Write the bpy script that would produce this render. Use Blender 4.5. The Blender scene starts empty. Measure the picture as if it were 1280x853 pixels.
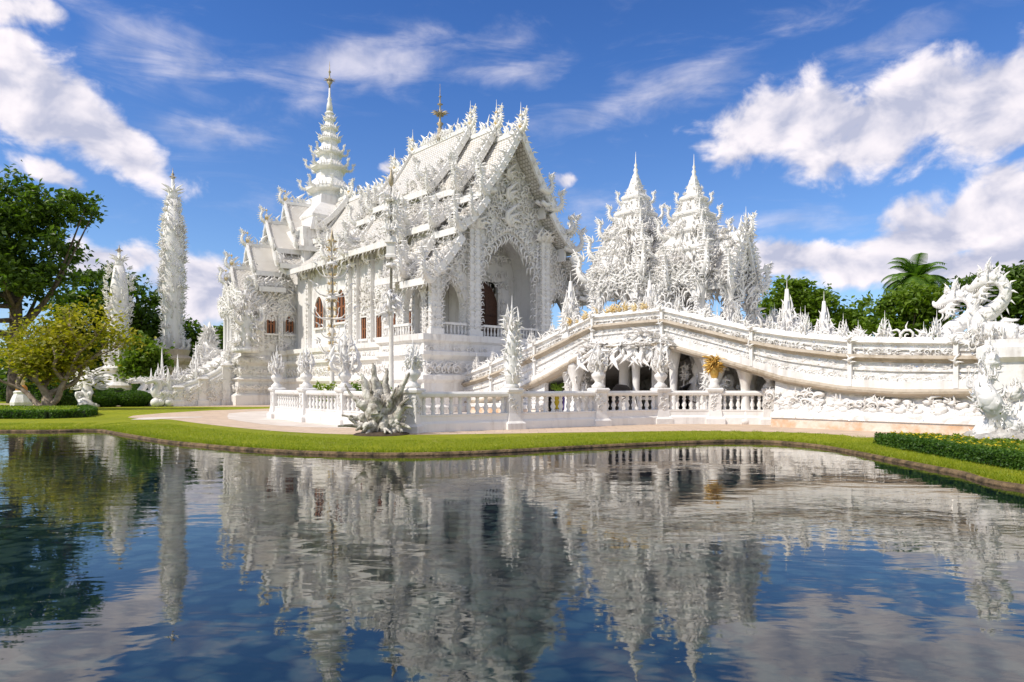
import bpy, math, random
import numpy as np
from mathutils import Vector, Matrix
from mathutils.geometry import tessellate_polygon

R = math.radians
sin, cos, pi = math.sin, math.cos, math.pi
random.seed(7)
rng = np.random.default_rng(7)
S = bpy.context.scene
COL = S.collection

# ------------------------------------------------------------------ camera, sky, sun, exposure
EYE = 1.8            # eye height above the water (z = 0)
GND = 0.2            # lawn height above the water
F = 853.0            # focal length in photo pixels
HOR = 482.0          # horizon row in the photo

cam_d = bpy.data.cameras.new('camera')
cam = bpy.data.objects.new('camera', cam_d)
COL.objects.link(cam)
cam.location = (0, 0, EYE)
cam.rotation_euler = (R(90), 0, 0)
cam_d.sensor_width = 36
cam_d.lens = 36 * F / 1280
cam_d.shift_y = (HOR - 426.5) / 1280
cam_d.clip_end = 6000
S.camera = cam

SUN_EL, SUN_AZ = 47.0, -118.0      # azimuth from +Y, clockwise positive: sun on the left, a little behind the camera
sd = Vector((sin(R(SUN_AZ)) * cos(R(SUN_EL)), cos(R(SUN_AZ)) * cos(R(SUN_EL)), sin(R(SUN_EL))))
sun_d = bpy.data.lights.new('sun', 'SUN')
sun_d.energy = 4.2
sun_d.angle = R(0.5)
sun_d.color = (1.0, 0.93, 0.83)
sun = bpy.data.objects.new('sun', sun_d)
COL.objects.link(sun)
sun.rotation_euler = sd.to_track_quat('Z', 'Y').to_euler()
S.view_settings.view_transform = 'Standard'
S.view_settings.look = 'None'
S.view_settings.gamma = 1
S.view_settings.use_curve_mapping = False
S.view_settings.exposure = 0.0
S.cycles.use_denoising = True
S.cycles.max_bounces = 6
S.cycles.diffuse_bounces = 3
S.cycles.glossy_bounces = 3
S.cycles.transparent_max_bounces = 8
S.cycles.caustics_reflective = False
S.cycles.caustics_refractive = False

SKY_STRENGTH = 0.135


class NT:
    """little node-tree writer"""
    def __init__(self, tree):
        self.t = tree
        self.n = tree.nodes
        self.l = tree.links

    def add(self, kind, **kw):
        n = self.n.new(kind)
        for k, v in kw.items():
            setattr(n, k, v)
        return n

    def put(self, sock, v):
        if isinstance(v, bpy.types.NodeSocket):
            self.l.new(v, sock)
        else:
            sock.default_value = v

    def math(self, op, a, b=None, c=None, clamp=False):
        n = self.add('ShaderNodeMath', operation=op, use_clamp=clamp)
        self.put(n.inputs[0], a)
        if b is not None:
            self.put(n.inputs[1], b)
        if c is not None:
            self.put(n.inputs[2], c)
        return n.outputs[0]

    def mix(self, f, a, b, blend='MIX'):
        n = self.add('ShaderNodeMix', data_type='RGBA', blend_type=blend)
        self.put(n.inputs[0], f)
        self.put(n.inputs[6], a)
        self.put(n.inputs[7], b)
        return n.outputs[2]

    def ramp(self, f, stops, interp='LINEAR'):
        n = self.add('ShaderNodeValToRGB')
        n.color_ramp.interpolation = interp
        e = n.color_ramp.elements
        while len(e) < len(stops):
            e.new(0.5)
        for el, (p, c) in zip(e, stops):
            el.position = p
            el.color = c if len(c) == 4 else (*c, 1)
        self.put(n.inputs[0], f)
        return n.outputs[0]

    def noise(self, vec, scale, detail=4, rough=0.55, dist=0.0, dims='3D'):
        n = self.add('ShaderNodeTexNoise', noise_dimensions=dims)
        if vec is not None:
            self.put(n.inputs['Vector'], vec)
        n.inputs['Scale'].default_value = scale
        n.inputs['Detail'].default_value = detail
        n.inputs['Roughness'].default_value = rough
        n.inputs['Distortion'].default_value = dist
        return n.outputs[0]

    def smooth(self, v, a, b):
        n = self.add('ShaderNodeMapRange', interpolation_type='SMOOTHSTEP')
        self.put(n.inputs[0], v)
        n.inputs[1].default_value = a
        n.inputs[2].default_value = b
        return n.outputs[0]


def build_world():
    w = bpy.data.worlds.new('World')
    S.world = w
    w.use_nodes = True
    t = NT(w.node_tree)
    w.node_tree.nodes.clear()
    out = t.add('ShaderNodeOutputWorld')
    bg = t.add('ShaderNodeBackground')
    sky = t.add('ShaderNodeTexSky', sky_type='NISHITA')
    sky.sun_disc = False
    sky.sun_elevation = R(SUN_EL)
    sky.sun_rotation = R(SUN_AZ)
    sky.altitude = 400
    sky.air_density = 1.0
    sky.dust_density = 0.6
    sky.ozone_density = 3.0
    tc = t.add('ShaderNodeTexCoord')
    sp = t.add('ShaderNodeSeparateXYZ')
    t.l.new(tc.outputs['Generated'], sp.inputs[0])
    x, y, z = sp.outputs
    az = t.math('MULTIPLY', t.math('ARCTAN2', x, y), 180 / pi)
    el = t.math('MULTIPLY', t.math('ARCSINE', z), 180 / pi)
    cv = t.add('ShaderNodeCombineXYZ')
    t.put(cv.inputs[0], t.math('MULTIPLY', az, 0.125))
    t.put(cv.inputs[1], t.math('MULTIPLY', el, 0.16))
    P = cv.outputs[0]
    # warped coordinates for the cloud banks
    wn = t.add('ShaderNodeTexNoise')
    t.put(wn.inputs['Vector'], P)
    wn.inputs['Scale'].default_value = 1.3
    wn.inputs['Detail'].default_value = 5
    wsub = t.add('ShaderNodeVectorMath', operation='MULTIPLY_ADD')
    t.put(wsub.inputs[0], wn.outputs['Color'])
    wsub.inputs[1].default_value = (7, 4.6, 0)
    wsub.inputs[2].default_value = (-3.5, -2.3, 0)
    wsep = t.add('ShaderNodeSeparateXYZ')
    t.l.new(wsub.outputs[0], wsep.inputs[0])
    waz = t.math('ADD', az, wsep.outputs[0])
    wel = t.math('ADD', el, wsep.outputs[1])

    def bank(px, py, rx, ry, tilt, amp):
        a0 = math.degrees(math.atan((px - 640) / F))
        e0 = math.degrees(math.atan((HOR - py) / math.hypot(F, px - 640)))
        k = math.degrees(1 / F) * cos(R(a0))
        dx = t.math('SUBTRACT', waz, a0)
        dy = t.math('SUBTRACT', wel, e0)
        c, s = cos(R(tilt)), sin(R(tilt))
        xr = t.math('MULTIPLY', t.math('ADD', t.math('MULTIPLY', dx, c), t.math('MULTIPLY', dy, s)), 1 / (rx * k))
        yr = t.math('MULTIPLY', t.math('SUBTRACT', t.math('MULTIPLY', dy, c), t.math('MULTIPLY', dx, s)), 1 / (ry * k))
        d2 = t.math('ADD', t.math('MULTIPLY', xr, xr), t.math('MULTIPLY', yr, yr))
        g = t.math('EXPONENT', t.math('MULTIPLY', d2, -1.0))
        return t.math('MULTIPLY', g, amp)

    def field(banks):
        tot = None
        for b in banks:
            g = bank(*b)
            tot = g if tot is None else t.math('MAXIMUM', tot, g)
        return tot

    thick = field([
        (40, 115, 110, 58, -18, 1.1), (120, 160, 120, 46, -20, 1.05), (-90, 60, 120, 90, 0, .9),
        (20, 20, 60, 30, 0, .75), (985, 152, 130, 52, 5, 1.05), (1120, 150, 150, 66, 8, 1.1), (1270, 120, 150, 74, 20, 1.1),
        (1265, 245, 100, 50, 10, 1.1), (1140, 300, 140, 44, 12, 1.1), (1000, 325, 120, 28, 6, 1.0), (1260, 320, 180, 44, 0, 1.05),
        (250, 360, 90, 55, 0, .95), (140, 318, 90, 32, 0, .85), (70, 210, 60, 20, -12, .75),
        (505, 200, 20, 16, 0, .8), (700, 232, 24, 14, 0, .75), (1500, 200, 220, 90, 0, 1.0), (-300, 200, 200, 90, 0, 1.0)])
    thin = field([
        (170, 55, 110, 34, -12, .95), (450, 82, 130, 26, 14, .9), (255, 158, 80, 16, 0, .8), (640, 92, 90, 16, 6, .6),
        (830, 110, 120, 30, 12, .75), (560, 60, 120, 30, 0, .5), (1130, 50, 110, 24, 14, .6), (960, 280, 90, 18, 4, .6),
        (760, 270, 90, 30, 0, .55), (340, 262, 60, 14, 0, .5), (1000, 20, 200, 30, 5, .35), (880, 90, 60, 24, 10, .6)])
    n1 = t.noise(P, 1.9, 9, 0.58, 0.3)
    off = t.add('ShaderNodeVectorMath', operation='ADD')
    t.put(off.inputs[0], P)
    off.inputs[1].default_value = (-0.13, 0.17, 0)
    n2 = t.noise(off.outputs[0], 1.9, 5, 0.52, 0.3)
    d_thick = t.smooth(t.math('ADD', t.math('MULTIPLY', thick, 0.95), t.math('MULTIPLY', t.math('SUBTRACT', n1, 0.5), 1.35)), 0.33, 0.72)
    stretch = t.add('ShaderNodeVectorMath', operation='MULTIPLY')
    t.put(stretch.inputs[0], P)
    stretch.inputs[1].default_value = (0.55, 1.5, 1)
    n3 = t.noise(stretch.outputs[0], 1.6, 8, 0.62, 0.6)
    d_thin = t.math('MULTIPLY', t.smooth(t.math('ADD', t.math('MULTIPLY', thin, 0.8), t.math('MULTIPLY', t.math('SUBTRACT', n3, 0.5), 1.6)), 0.06, 1.05), 0.66)
    # broken cloud overhead and behind the camera, unseen, added for white fill light
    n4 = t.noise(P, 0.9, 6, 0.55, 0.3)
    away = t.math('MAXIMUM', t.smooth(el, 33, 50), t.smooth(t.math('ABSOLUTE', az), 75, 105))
    d_fill = t.math('MULTIPLY', t.smooth(n4, 0.34, 0.58), t.math('MULTIPLY', away, 0.78))
    dens = t.math('MAXIMUM', t.math('MAXIMUM', d_thick, d_thin), d_fill, clamp=True)
    # self shading of the cloud: thicker towards the sun = greyer
    n1b = t.noise(P, 1.9, 4, 0.52, 0.3)
    lit = t.math('ADD', t.smooth(t.math('SUBTRACT', n1b, n2), -0.30, 0.22), t.math('MULTIPLY', t.math('SUBTRACT', n1, 0.5), 0.9))
    core = t.math('MULTIPLY', t.smooth(thick, 0.45, 1.05), 0.22)
    lit = t.math('SUBTRACT', lit, core, clamp=True)
    ccol = t.mix(lit, (3.9, 4.1, 5.3, 1), (7.8, 7.3, 7.6, 1))
    # deeper blue of the clear sky overhead
    tint = t.ramp(t.math('DIVIDE', el, 60), [(0.0, (0.86, 0.95, 1.15)), (0.16, (0.78, 0.96, 1.2)), (0.42, (0.46, 0.76, 1.2)), (1.0, (0.12, 0.34, 0.85))])
    clear = t.mix(1.0, sky.outputs[0], tint, 'MULTIPLY')
    ccol = t.mix(away, ccol, (6.9, 6.6, 6.4, 1))  # bright near-white colour for the added fill cloud
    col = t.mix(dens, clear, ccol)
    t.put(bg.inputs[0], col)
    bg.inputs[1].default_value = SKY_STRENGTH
    t.l.new(bg.outputs[0], out.inputs[0])


build_world()

# ------------------------------------------------------------------ materials
MAT = {}


def base_mat(name, rough=0.6, spec=0.4):
    m = bpy.data.materials.new(name)
    m.use_nodes = True
    t = NT(m.node_tree)
    b = m.node_tree.nodes['Principled BSDF']
    b.inputs['Roughness'].default_value = rough
    b.inputs['Specular IOR Level'].default_value = spec
    MAT[name] = m
    return m, t, b


def obj_coord(t):
    return t.add('ShaderNodeTexCoord').outputs['Object']


def bump(t, b, h, strength, dist):
    n = t.add('ShaderNodeBump')
    n.inputs['Strength'].default_value = strength
    n.inputs['Distance'].default_value = dist
    t.put(n.inputs['Height'], h)
    t.l.new(n.outputs[0], b.inputs['Normal'])


def white_mat(name, base, stain, stain_amt, relief, rscale, rough=0.5):
    m, t, b = base_mat(name, rough)
    P = obj_coord(t)
    n1 = t.noise(P, 0.55, 6, 0.65)
    n2 = t.noise(P, 5.0, 5, 0.6)
    st = t.add('ShaderNodeVectorMath', operation='MULTIPLY')
    t.put(st.inputs[0], P)
    st.inputs[1].default_value = (3.2, 3.2, 0.35)
    n3 = t.noise(st.outputs[0], 1.2, 5, 0.6)
    f = t.math('MULTIPLY', t.smooth(t.math('MULTIPLY_ADD', n1, 0.6, t.math('MULTIPLY', n3, 0.5)), 0.52, 0.78), stain_amt)
    c = t.mix(f, base, stain)
    c = t.mix(t.math('MULTIPLY', t.smooth(n2, 0.5, 0.8), 0.10), c, (0.5, 0.5, 0.52, 1))
    t.put(b.inputs['Base Color'], c)
    h = t.math('MULTIPLY', n2, 0.35)
    if relief > 0:
        v = t.add('ShaderNodeTexVoronoi', feature='F1')
        wv = t.add('ShaderNodeVectorMath', operation='MULTIPLY_ADD')
        nn = t.add('ShaderNodeTexNoise')
        t.put(nn.inputs['Vector'], P)
        nn.inputs['Scale'].default_value = rscale * 0.5
        t.put(wv.inputs[0], nn.outputs['Color'])
        wv.inputs[1].default_value = (0.5, 0.5, 0.5)
        t.put(wv.inputs[2], P)
        t.put(v.inputs['Vector'], wv.outputs[0])
        v.inputs['Scale'].default_value = rscale
        h = t.math('ADD', h, t.math('MULTIPLY', v.outputs['Distance'], -relief))
    bump(t, b, h, 0.8, 0.06)
    # chips of mirror glass set in the plaster
    vc = t.add('ShaderNodeTexVoronoi', feature='F1')
    t.put(vc.inputs['Vector'], P)
    vc.inputs['Scale'].default_value = 9.0
    sc_ = t.add('ShaderNodeSeparateColor')
    t.l.new(vc.outputs['Color'], sc_.inputs[0])
    chip = t.math('MULTIPLY', t.math('GREATER_THAN', sc_.outputs[0], 0.93), t.math('LESS_THAN', vc.outputs['Distance'], 0.3))
    if name in ('white_ornament', 'white_relief'):
        t.put(b.inputs['Metallic'], t.math('MULTIPLY', chip, 0.9))
        t.put(b.inputs['Roughness'], t.math('SUBTRACT', rough, t.math('MULTIPLY', chip, rough - 0.15)))
    return m


white_mat('white_plaster', (0.82, 0.80, 0.77, 1), (0.46, 0.41, 0.36, 1), 0.7, 0.0, 1)
white_mat('white_ornament', (0.85, 0.83, 0.80, 1), (0.52, 0.47, 0.41, 1), 0.6, 0.0, 1, 0.42)
white_mat('white_relief', (0.82, 0.80, 0.77, 1), (0.46, 0.41, 0.36, 1), 0.7, 1.6, 3.6)
white_mat('weathered_plaster', (0.76, 0.73, 0.67, 1), (0.48, 0.36, 0.22, 1), 0.9, 0.5, 2.5, 0.7)
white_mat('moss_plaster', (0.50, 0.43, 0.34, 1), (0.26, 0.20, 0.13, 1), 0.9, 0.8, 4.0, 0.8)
white_mat('ochre_stone', (0.62, 0.53, 0.40, 1), (0.36, 0.25, 0.13, 1), 0.9, 0.8, 3.0, 0.7)


def make_tile():
    m, t, b = base_mat('white_roof_tile', 0.45)
    P = obj_coord(t)
    u = t.add('ShaderNodeUVMap')
    br = t.add('ShaderNodeTexBrick')
    t.l.new(u.outputs[0], br.inputs['Vector'])
    br.inputs['Scale'].default_value = 1
    br.inputs['Brick Width'].default_value = 0.26
    br.inputs['Row Height'].default_value = 0.2
    br.inputs['Mortar Size'].default_value = 0.03
    br.inputs['Color1'].default_value = (0.83, 0.81, 0.775, 1)
    br.inputs['Color2'].default_value = (0.70, 0.66, 0.60, 1)
    br.inputs['Mortar'].default_value = (0.45, 0.42, 0.37, 1)
    n = t.noise(P, 0.7, 6, 0.6)
    c = t.mix(t.math('MULTIPLY', t.smooth(n, 0.5, 0.75), 0.35), br.outputs[0], (0.62, 0.57, 0.5, 1))
    t.put(b.inputs['Base Color'], c)
    bump(t, b, t.math('SUBTRACT', 1.0, br.outputs['Fac']), 0.9, 0.05)


make_tile()


def simple_mat(name, c1, c2, scale, rough=0.6, bstr=0.4, bdist=0.03, metal=0.0, detail=6, spec=0.4):
    m, t, b = base_mat(name, rough, spec)
    P = obj_coord(t)
    n = t.noise(P, scale, detail, 0.62)
    t.put(b.inputs['Base Color'], t.mix(t.smooth(n, 0.32, 0.68), (*c1, 1), (*c2, 1)))
    b.inputs['Metallic'].default_value = metal
    bump(t, b, t.noise(P, scale * 3, 6, 0.6), bstr, bdist)
    return m


simple_mat('gold', (0.60, 0.36, 0.08), (0.78, 0.53, 0.16), 5, 0.35, 0.5, 0.02, 0.6)
simple_mat('gold_paint', (0.62, 0.42, 0.14), (0.80, 0.66, 0.40), 3, 0.5, 0.5, 0.03, 0.0)
simple_mat('tarnished_gold', (0.30, 0.24, 0.15), (0.58, 0.49, 0.34), 4, 0.5, 0.5, 0.02, 0.3)
simple_mat('grey_metal', (0.20, 0.19, 0.17), (0.38, 0.36, 0.32), 6, 0.45, 0.2, 0.01, 0.5)
simple_mat('dark_wood', (0.045, 0.018, 0.010), (0.085, 0.034, 0.018), 9, 0.4, 0.3, 0.01)
simple_mat('red_wood', (0.20, 0.075, 0.030), (0.30, 0.12, 0.05), 9, 0.4, 0.3, 0.01)
simple_mat('dark_glass', (0.015, 0.015, 0.018), (0.03, 0.03, 0.035), 2, 0.08, 0.05, 0.01)
simple_mat('driftwood', (0.20, 0.17, 0.13), (0.82, 0.78, 0.70), 2.6, 0.85, 1.0, 0.08)
simple_mat('bark', (0.055, 0.042, 0.032), (0.14, 0.11, 0.085), 4, 0.9, 1.0, 0.06)
simple_mat('pale_bark', (0.20, 0.15, 0.11), (0.38, 0.31, 0.23), 4, 0.9, 0.8, 0.04)
simple_mat('soil', (0.05, 0.035, 0.02), (0.10, 0.07, 0.045), 4, 0.95, 0.8, 0.05)
simple_mat('rock', (0.30, 0.28, 0.25), (0.70, 0.67, 0.62), 2.5, 0.8, 1.0, 0.1)
simple_mat('lime_plastic', (0.30, 0.50, 0.05), (0.36, 0.56, 0.08), 2, 0.4, 0.1)
simple_mat('yellow_plastic', (0.75, 0.55, 0.03), (0.8, 0.62, 0.05), 2, 0.4, 0.1)
simple_mat('purple_cloth', (0.08, 0.06, 0.24), (0.13, 0.10, 0.32), 4, 0.8, 0.2)
simple_mat('black_cloth', (0.010, 0.010, 0.012), (0.022, 0.022, 0.026), 3, 0.8, 0.3)
simple_mat('orange_cloth', (0.55, 0.22, 0.04), (0.65, 0.30, 0.06), 5, 0.7, 0.3)
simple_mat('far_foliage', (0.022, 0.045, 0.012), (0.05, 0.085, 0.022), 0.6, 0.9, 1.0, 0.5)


def leaf_mat(name, dark, mid, light):
    m, t, b = base_mat(name, 0.5, 0.35)
    g = t.add('ShaderNodeNewGeometry')
    c = t.ramp(g.outputs['Random Per Island'], [(0.0, dark), (0.5, mid), (1.0, light)])
    P = obj_coord(t)
    n = t.noise(P, 0.5, 3)
    c = t.mix(t.math('MULTIPLY', t.smooth(n, 0.4, 0.65), 0.5), c, (*light, 1))
    t.put(b.inputs['Base Color'], c)
    tr = t.add('ShaderNodeBsdfTranslucent')
    t.put(tr.inputs[0], t.mix(1.0, c, (1.35, 1.5, 0.5, 1), 'MULTIPLY'))
    mx = t.add('ShaderNodeMixShader')
    mx.inputs[0].default_value = 0.38
    t.l.new(b.outputs[0], mx.inputs[1])
    t.l.new(tr.outputs[0], mx.inputs[2])
    o = [n for n in m.node_tree.nodes if n.type == 'OUTPUT_MATERIAL'][0]
    t.l.new(mx.outputs[0], o.inputs[0])


leaf_mat('leaf_dark', (0.028, 0.062, 0.010), (0.065, 0.125, 0.015), (0.13, 0.21, 0.022))
leaf_mat('leaf_mid', (0.055, 0.11, 0.012), (0.12, 0.20, 0.02), (0.20, 0.29, 0.03))
leaf_mat('leaf_yellow', (0.13, 0.16, 0.012), (0.27, 0.275, 0.018), (0.44, 0.38, 0.025))
leaf_mat('leaf_hedge', (0.022, 0.065, 0.008), (0.05, 0.12, 0.014), (0.10, 0.19, 0.02))
leaf_mat('leaf_lime', (0.12, 0.20, 0.02), (0.20, 0.29, 0.03), (0.32, 0.38, 0.04))
leaf_mat('leaf_palm', (0.05, 0.12, 0.02), (0.09, 0.19, 0.025), (0.16, 0.27, 0.03))
leaf_mat('petal_yellow', (0.55, 0.36, 0.01), (0.7, 0.52, 0.02), (0.75, 0.58, 0.03))
leaf_mat('blade', (0.17, 0.24, 0.012), (0.26, 0.32, 0.018), (0.36, 0.38, 0.03))


def make_ground_mats():
    m, t, b = base_mat('lawn', 0.85, 0.15)
    P = obj_coord(t)
    n1 = t.noise(P, 0.22, 5, 0.6)
    n2 = t.noise(P, 2.2, 6, 0.65)
    n3 = t.noise(P, 14, 4, 0.7)
    c = t.mix(t.smooth(n1, 0.35, 0.65), (0.27, 0.32, 0.012, 1), (0.37, 0.385, 0.018, 1))
    c = t.mix(t.math('MULTIPLY', t.smooth(n2, 0.4, 0.75), 0.65), c, (0.19, 0.25, 0.014, 1))
    c = t.mix(t.math('MULTIPLY', t.smooth(n3, 0.4, 0.7), 0.35), c, (0.28, 0.31, 0.035, 1))
    n4 = t.noise(P, 0.7, 7, 0.7)
    c = t.mix(t.math('MULTIPLY', t.smooth(n4, 0.55, 0.72), 0.55), c, (0.34, 0.29, 0.09, 1))
    t.put(b.inputs['Base Color'], c)
    bump(t, b, t.math('ADD', n3, t.noise(P, 45, 4, 0.7)), 1.0, 0.05)

    m, t, b = base_mat('paving', 0.85, 0.2)
    P = obj_coord(t)
    br = t.add('ShaderNodeTexBrick')
    t.put(br.inputs['Vector'], P)
    br.inputs['Scale'].default_value = 1
    br.inputs['Brick Width'].default_value = 0.6
    br.inputs['Row Height'].default_value = 0.6
    br.inputs['Mortar Size'].default_value = 0.012
    br.inputs['Color1'].default_value = (0.60, 0.46, 0.34, 1)
    br.inputs['Color2'].default_value = (0.52, 0.40, 0.30, 1)
    br.inputs['Mortar'].default_value = (0.36, 0.28, 0.2, 1)
    n = t.noise(P, 1.2, 6, 0.65)
    t.put(b.inputs['Base Color'], t.mix(t.math('MULTIPLY', t.smooth(n, 0.4, 0.7), 0.4), br.outputs[0], (0.66, 0.54, 0.43, 1)))
    bump(t, b, t.noise(P, 30, 4), 0.3, 0.01)

    m, t, b = base_mat('pale_paving', 0.8, 0.2)
    P = obj_coord(t)
    n = t.noise(P, 0.9, 7, 0.65)
    t.put(b.inputs['Base Color'], t.mix(t.smooth(n, 0.35, 0.7), (0.60, 0.53, 0.46, 1), (0.72, 0.66, 0.60, 1)))
    bump(t, b, t.noise(P, 30, 4), 0.3, 0.01)

    m, t, b = base_mat('edging', 0.85, 0.2)
    P = obj_coord(t)
    n = t.noise(P, 3.0, 6, 0.7)
    t.put(b.inputs['Base Color'], t.mix(t.smooth(n, 0.35, 0.65), (0.06, 0.045, 0.025, 1), (0.22, 0.15, 0.08, 1)))
    bump(t, b, t.noise(P, 9, 5), 1.0, 0.06)

    m, t, b = base_mat('pond_bed', 0.9, 0.1)
    P = obj_coord(t)
    v = t.add('ShaderNodeTexVoronoi', feature='F1')
    nn = t.add('ShaderNodeTexNoise')
    t.put(nn.inputs['Vector'], P)
    nn.inputs['Scale'].default_value = 1.5
    wv = t.add('ShaderNodeVectorMath', operation='MULTIPLY_ADD')
    t.put(wv.inputs[0], nn.outputs['Color'])
    wv.inputs[1].default_value = (0.5, 0.5, 0)
    t.put(wv.inputs[2], P)
    t.put(v.inputs['Vector'], wv.outputs[0])
    v.inputs['Scale'].default_value = 2.6
    s = t.smooth(v.outputs['Distance'], 0.34, 0.62)
    c = t.mix(s, (0.58, 0.60, 0.46, 1), (0.08, 0.13, 0.12, 1))
    n = t.noise(P, 0.35, 6, 0.6)
    c = t.mix(t.smooth(n, 0.47, 0.66), c, (0.07, 0.11, 0.11, 1))
    t.put(b.inputs['Base Color'], c)
    bump(t, b, t.math('SUBTRACT', 1.0, v.outputs['Distance']), 1.0, 0.15)


make_ground_mats()


def make_water():
    m = bpy.data.materials.new('water')
    m.use_nodes = True
    MAT['water'] = m
    t = NT(m.node_tree)
    m.node_tree.nodes.clear()
    out = t.add('ShaderNodeOutputMaterial')
    P = obj_coord(t)
    a = t.add('ShaderNodeVectorMath', operation='MULTIPLY')
    t.put(a.inputs[0], P)
    a.inputs[1].default_value = (0.55, 1.0, 1.0)
    n1 = t.noise(a.outputs[0], 1.7, 3, 0.5, 0.4)
    n2 = t.noise(a.outputs[0], 0.45, 2, 0.5, 0.2)
    n3 = t.noise(a.outputs[0], 5.5, 2, 0.5, 0.3)
    patch = t.smooth(t.noise(P, 0.12, 3, 0.5), 0.35, 0.65)
    h = t.math('ADD', t.math('MULTIPLY', n1, 0.0065), t.math('MULTIPLY', n2, 0.009))
    h = t.math('ADD', h, t.math('MULTIPLY', t.math('MULTIPLY', n3, 0.0021), patch))
    bp = t.add('ShaderNodeBump')
    bp.inputs['Strength'].default_value = 1.0
    bp.inputs['Distance'].default_value = WATER_BUMP
    t.put(bp.inputs['Height'], h)
    fr = t.add('ShaderNodeFresnel')
    fr.inputs['IOR'].default_value = 1.7
    t.l.new(bp.outputs[0], fr.inputs['Normal'])
    gl = t.add('ShaderNodeBsdfGlossy')
    gl.inputs['Roughness'].default_value = 0.012
    gl.inputs['Color'].default_value = (1.0, 0.97, 0.91, 1)
    t.l.new(bp.outputs[0], gl.inputs['Normal'])
    tr = t.add('ShaderNodeBsdfTransparent')
    tr.inputs['Color'].default_value = (0.62, 0.84, 0.84, 1)
    df = t.add('ShaderNodeBsdfDiffuse')
    df.inputs['Color'].default_value = (0.006, 0.035, 0.085, 1)
    m1 = t.add('ShaderNodeMixShader')
    m1.inputs[0].default_value = 0.15
    t.l.new(tr.outputs[0], m1.inputs[1])
    t.l.new(df.outputs[0], m1.inputs[2])
    m2 = t.add('ShaderNodeMixShader')
    t.l.new(fr.outputs[0], m2.inputs[0])
    t.l.new(m1.outputs[0], m2.inputs[1])
    t.l.new(gl.outputs[0], m2.inputs[2])
    t.l.new(m2.outputs[0], out.inputs[0])


WATER_BUMP = 1.0
make_water()

# ------------------------------------------------------------------ geometry helpers (templates are (verts, loop indices, face sizes))


def T_faces(V, faces):
    L = np.concatenate([np.asarray(f, dtype=np.int32) for f in faces]) if faces else np.zeros(0, np.int32)
    return np.asarray(V, dtype=np.float64), L, np.array([len(f) for f in faces], dtype=np.int32)


def merge(ts):
    Vs, Ls, Ss, o = [], [], [], 0
    for V, L, s in ts:
        Vs.append(V)
        Ls.append(L + o)
        Ss.append(s)
        o += len(V)
    return np.concatenate(Vs), np.concatenate(Ls), np.concatenate(Ss)


def xf(T, M):
    M = np.asarray(M)
    V, L, s = T
    W = V @ M[:3, :3].T + M[:3, 3]
    if np.linalg.det(M[:3, :3]) < 0:      # mirrored: turn the faces round
        o, out = 0, L.copy()
        for n in s:
            out[o:o + n] = L[o:o + n][::-1]
            o += n
        L = out
    return W, L, s


def frame(pos, z, x=(1, 0, 0), s=1.0):
    """matrix with local z along z and local x near x"""
    z = np.asarray(z, float)
    z = z / np.linalg.norm(z)
    x = np.asarray(x, float)
    x = x - z * x.dot(z)
    n = np.linalg.norm(x)
    if n < 1e-6:
        x = np.array([z[1], z[2], z[0]])
        x = x - z * x.dot(z)
        n = np.linalg.norm(x)
    x = x / n
    y = np.cross(z, x)
    M = np.eye(4)
    sx, sy, sz = (s, s, s) if np.isscalar(s) else s
    M[:3, 0], M[:3, 1], M[:3, 2], M[:3, 3] = x * sx, y * sy, z * sz, pos
    return M


def trans(x, y, z, s=1.0, rz=0.0):
    M = np.eye(4)
    c, sn = cos(rz) * s, sin(rz) * s
    M[:3, :3] = [[c, -sn, 0], [sn, c, 0], [0, 0, s]]
    M[:3, 3] = (x, y, z)
    return M


def rings_T(rings, close_ends=True):
    n = len(rings[0])
    V = np.concatenate(rings)
    faces = []
    for i in range(len(rings) - 1):
        a, b = i * n, (i + 1) * n
        for k in range(n):
            k2 = (k + 1) % n
            faces.append((a + k, a + k2, b + k2, b + k))
    if close_ends:
        faces.append(tuple(range(n))[::-1])
        faces.append(tuple(range((len(rings) - 1) * n, len(rings) * n)))
    return T_faces(V, faces)


def smooth_path(pts, k=4):
    """Catmull-Rom through pts (rows may carry a radius as the 4th value)"""
    p = np.asarray(pts, float)
    out = []
    for i in range(len(p) - 1):
        p0, p1, p2, p3 = p[max(i - 1, 0)], p[i], p[i + 1], p[min(i + 2, len(p) - 1)]
        for j in range(k):
            t = j / k
            out.append(0.5 * (2 * p1 + (p2 - p0) * t + (2 * p0 - 5 * p1 + 4 * p2 - p3) * t * t + (3 * p1 - p0 - 3 * p2 + p3) * t ** 3))
    out.append(p[-1])
    return np.array(out)


def tube(path, radii, n=6, flat=1.0, ref=(0, 1, 0), jitter=0.0):
    P = np.asarray(path, float)
    rings = []
    radii = np.full(len(P), radii) if np.isscalar(radii) else np.asarray(radii)
    a = np.arange(n) * 2 * pi / n
    for i in range(len(P)):
        d = P[min(i + 1, len(P) - 1)] - P[max(i - 1, 0)]
        d = d / (np.linalg.norm(d) + 1e-9)
        r = np.asarray(ref, float)
        s = r - d * r.dot(d)
        if np.linalg.norm(s) < 1e-4:
            r = np.array([0.3, 0.2, 1.0])
            s = r - d * r.dot(d)
        s = s / np.linalg.norm(s)
        q = np.cross(d, s)
        rr = max(radii[i], 1e-4) * (1 + (rng.uniform(-jitter, jitter, n) if jitter else 0))
        rings.append(P[i] + np.outer(np.cos(a) * rr, q) + np.outer(np.sin(a) * rr * flat, s))
    return rings_T(rings)


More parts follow.
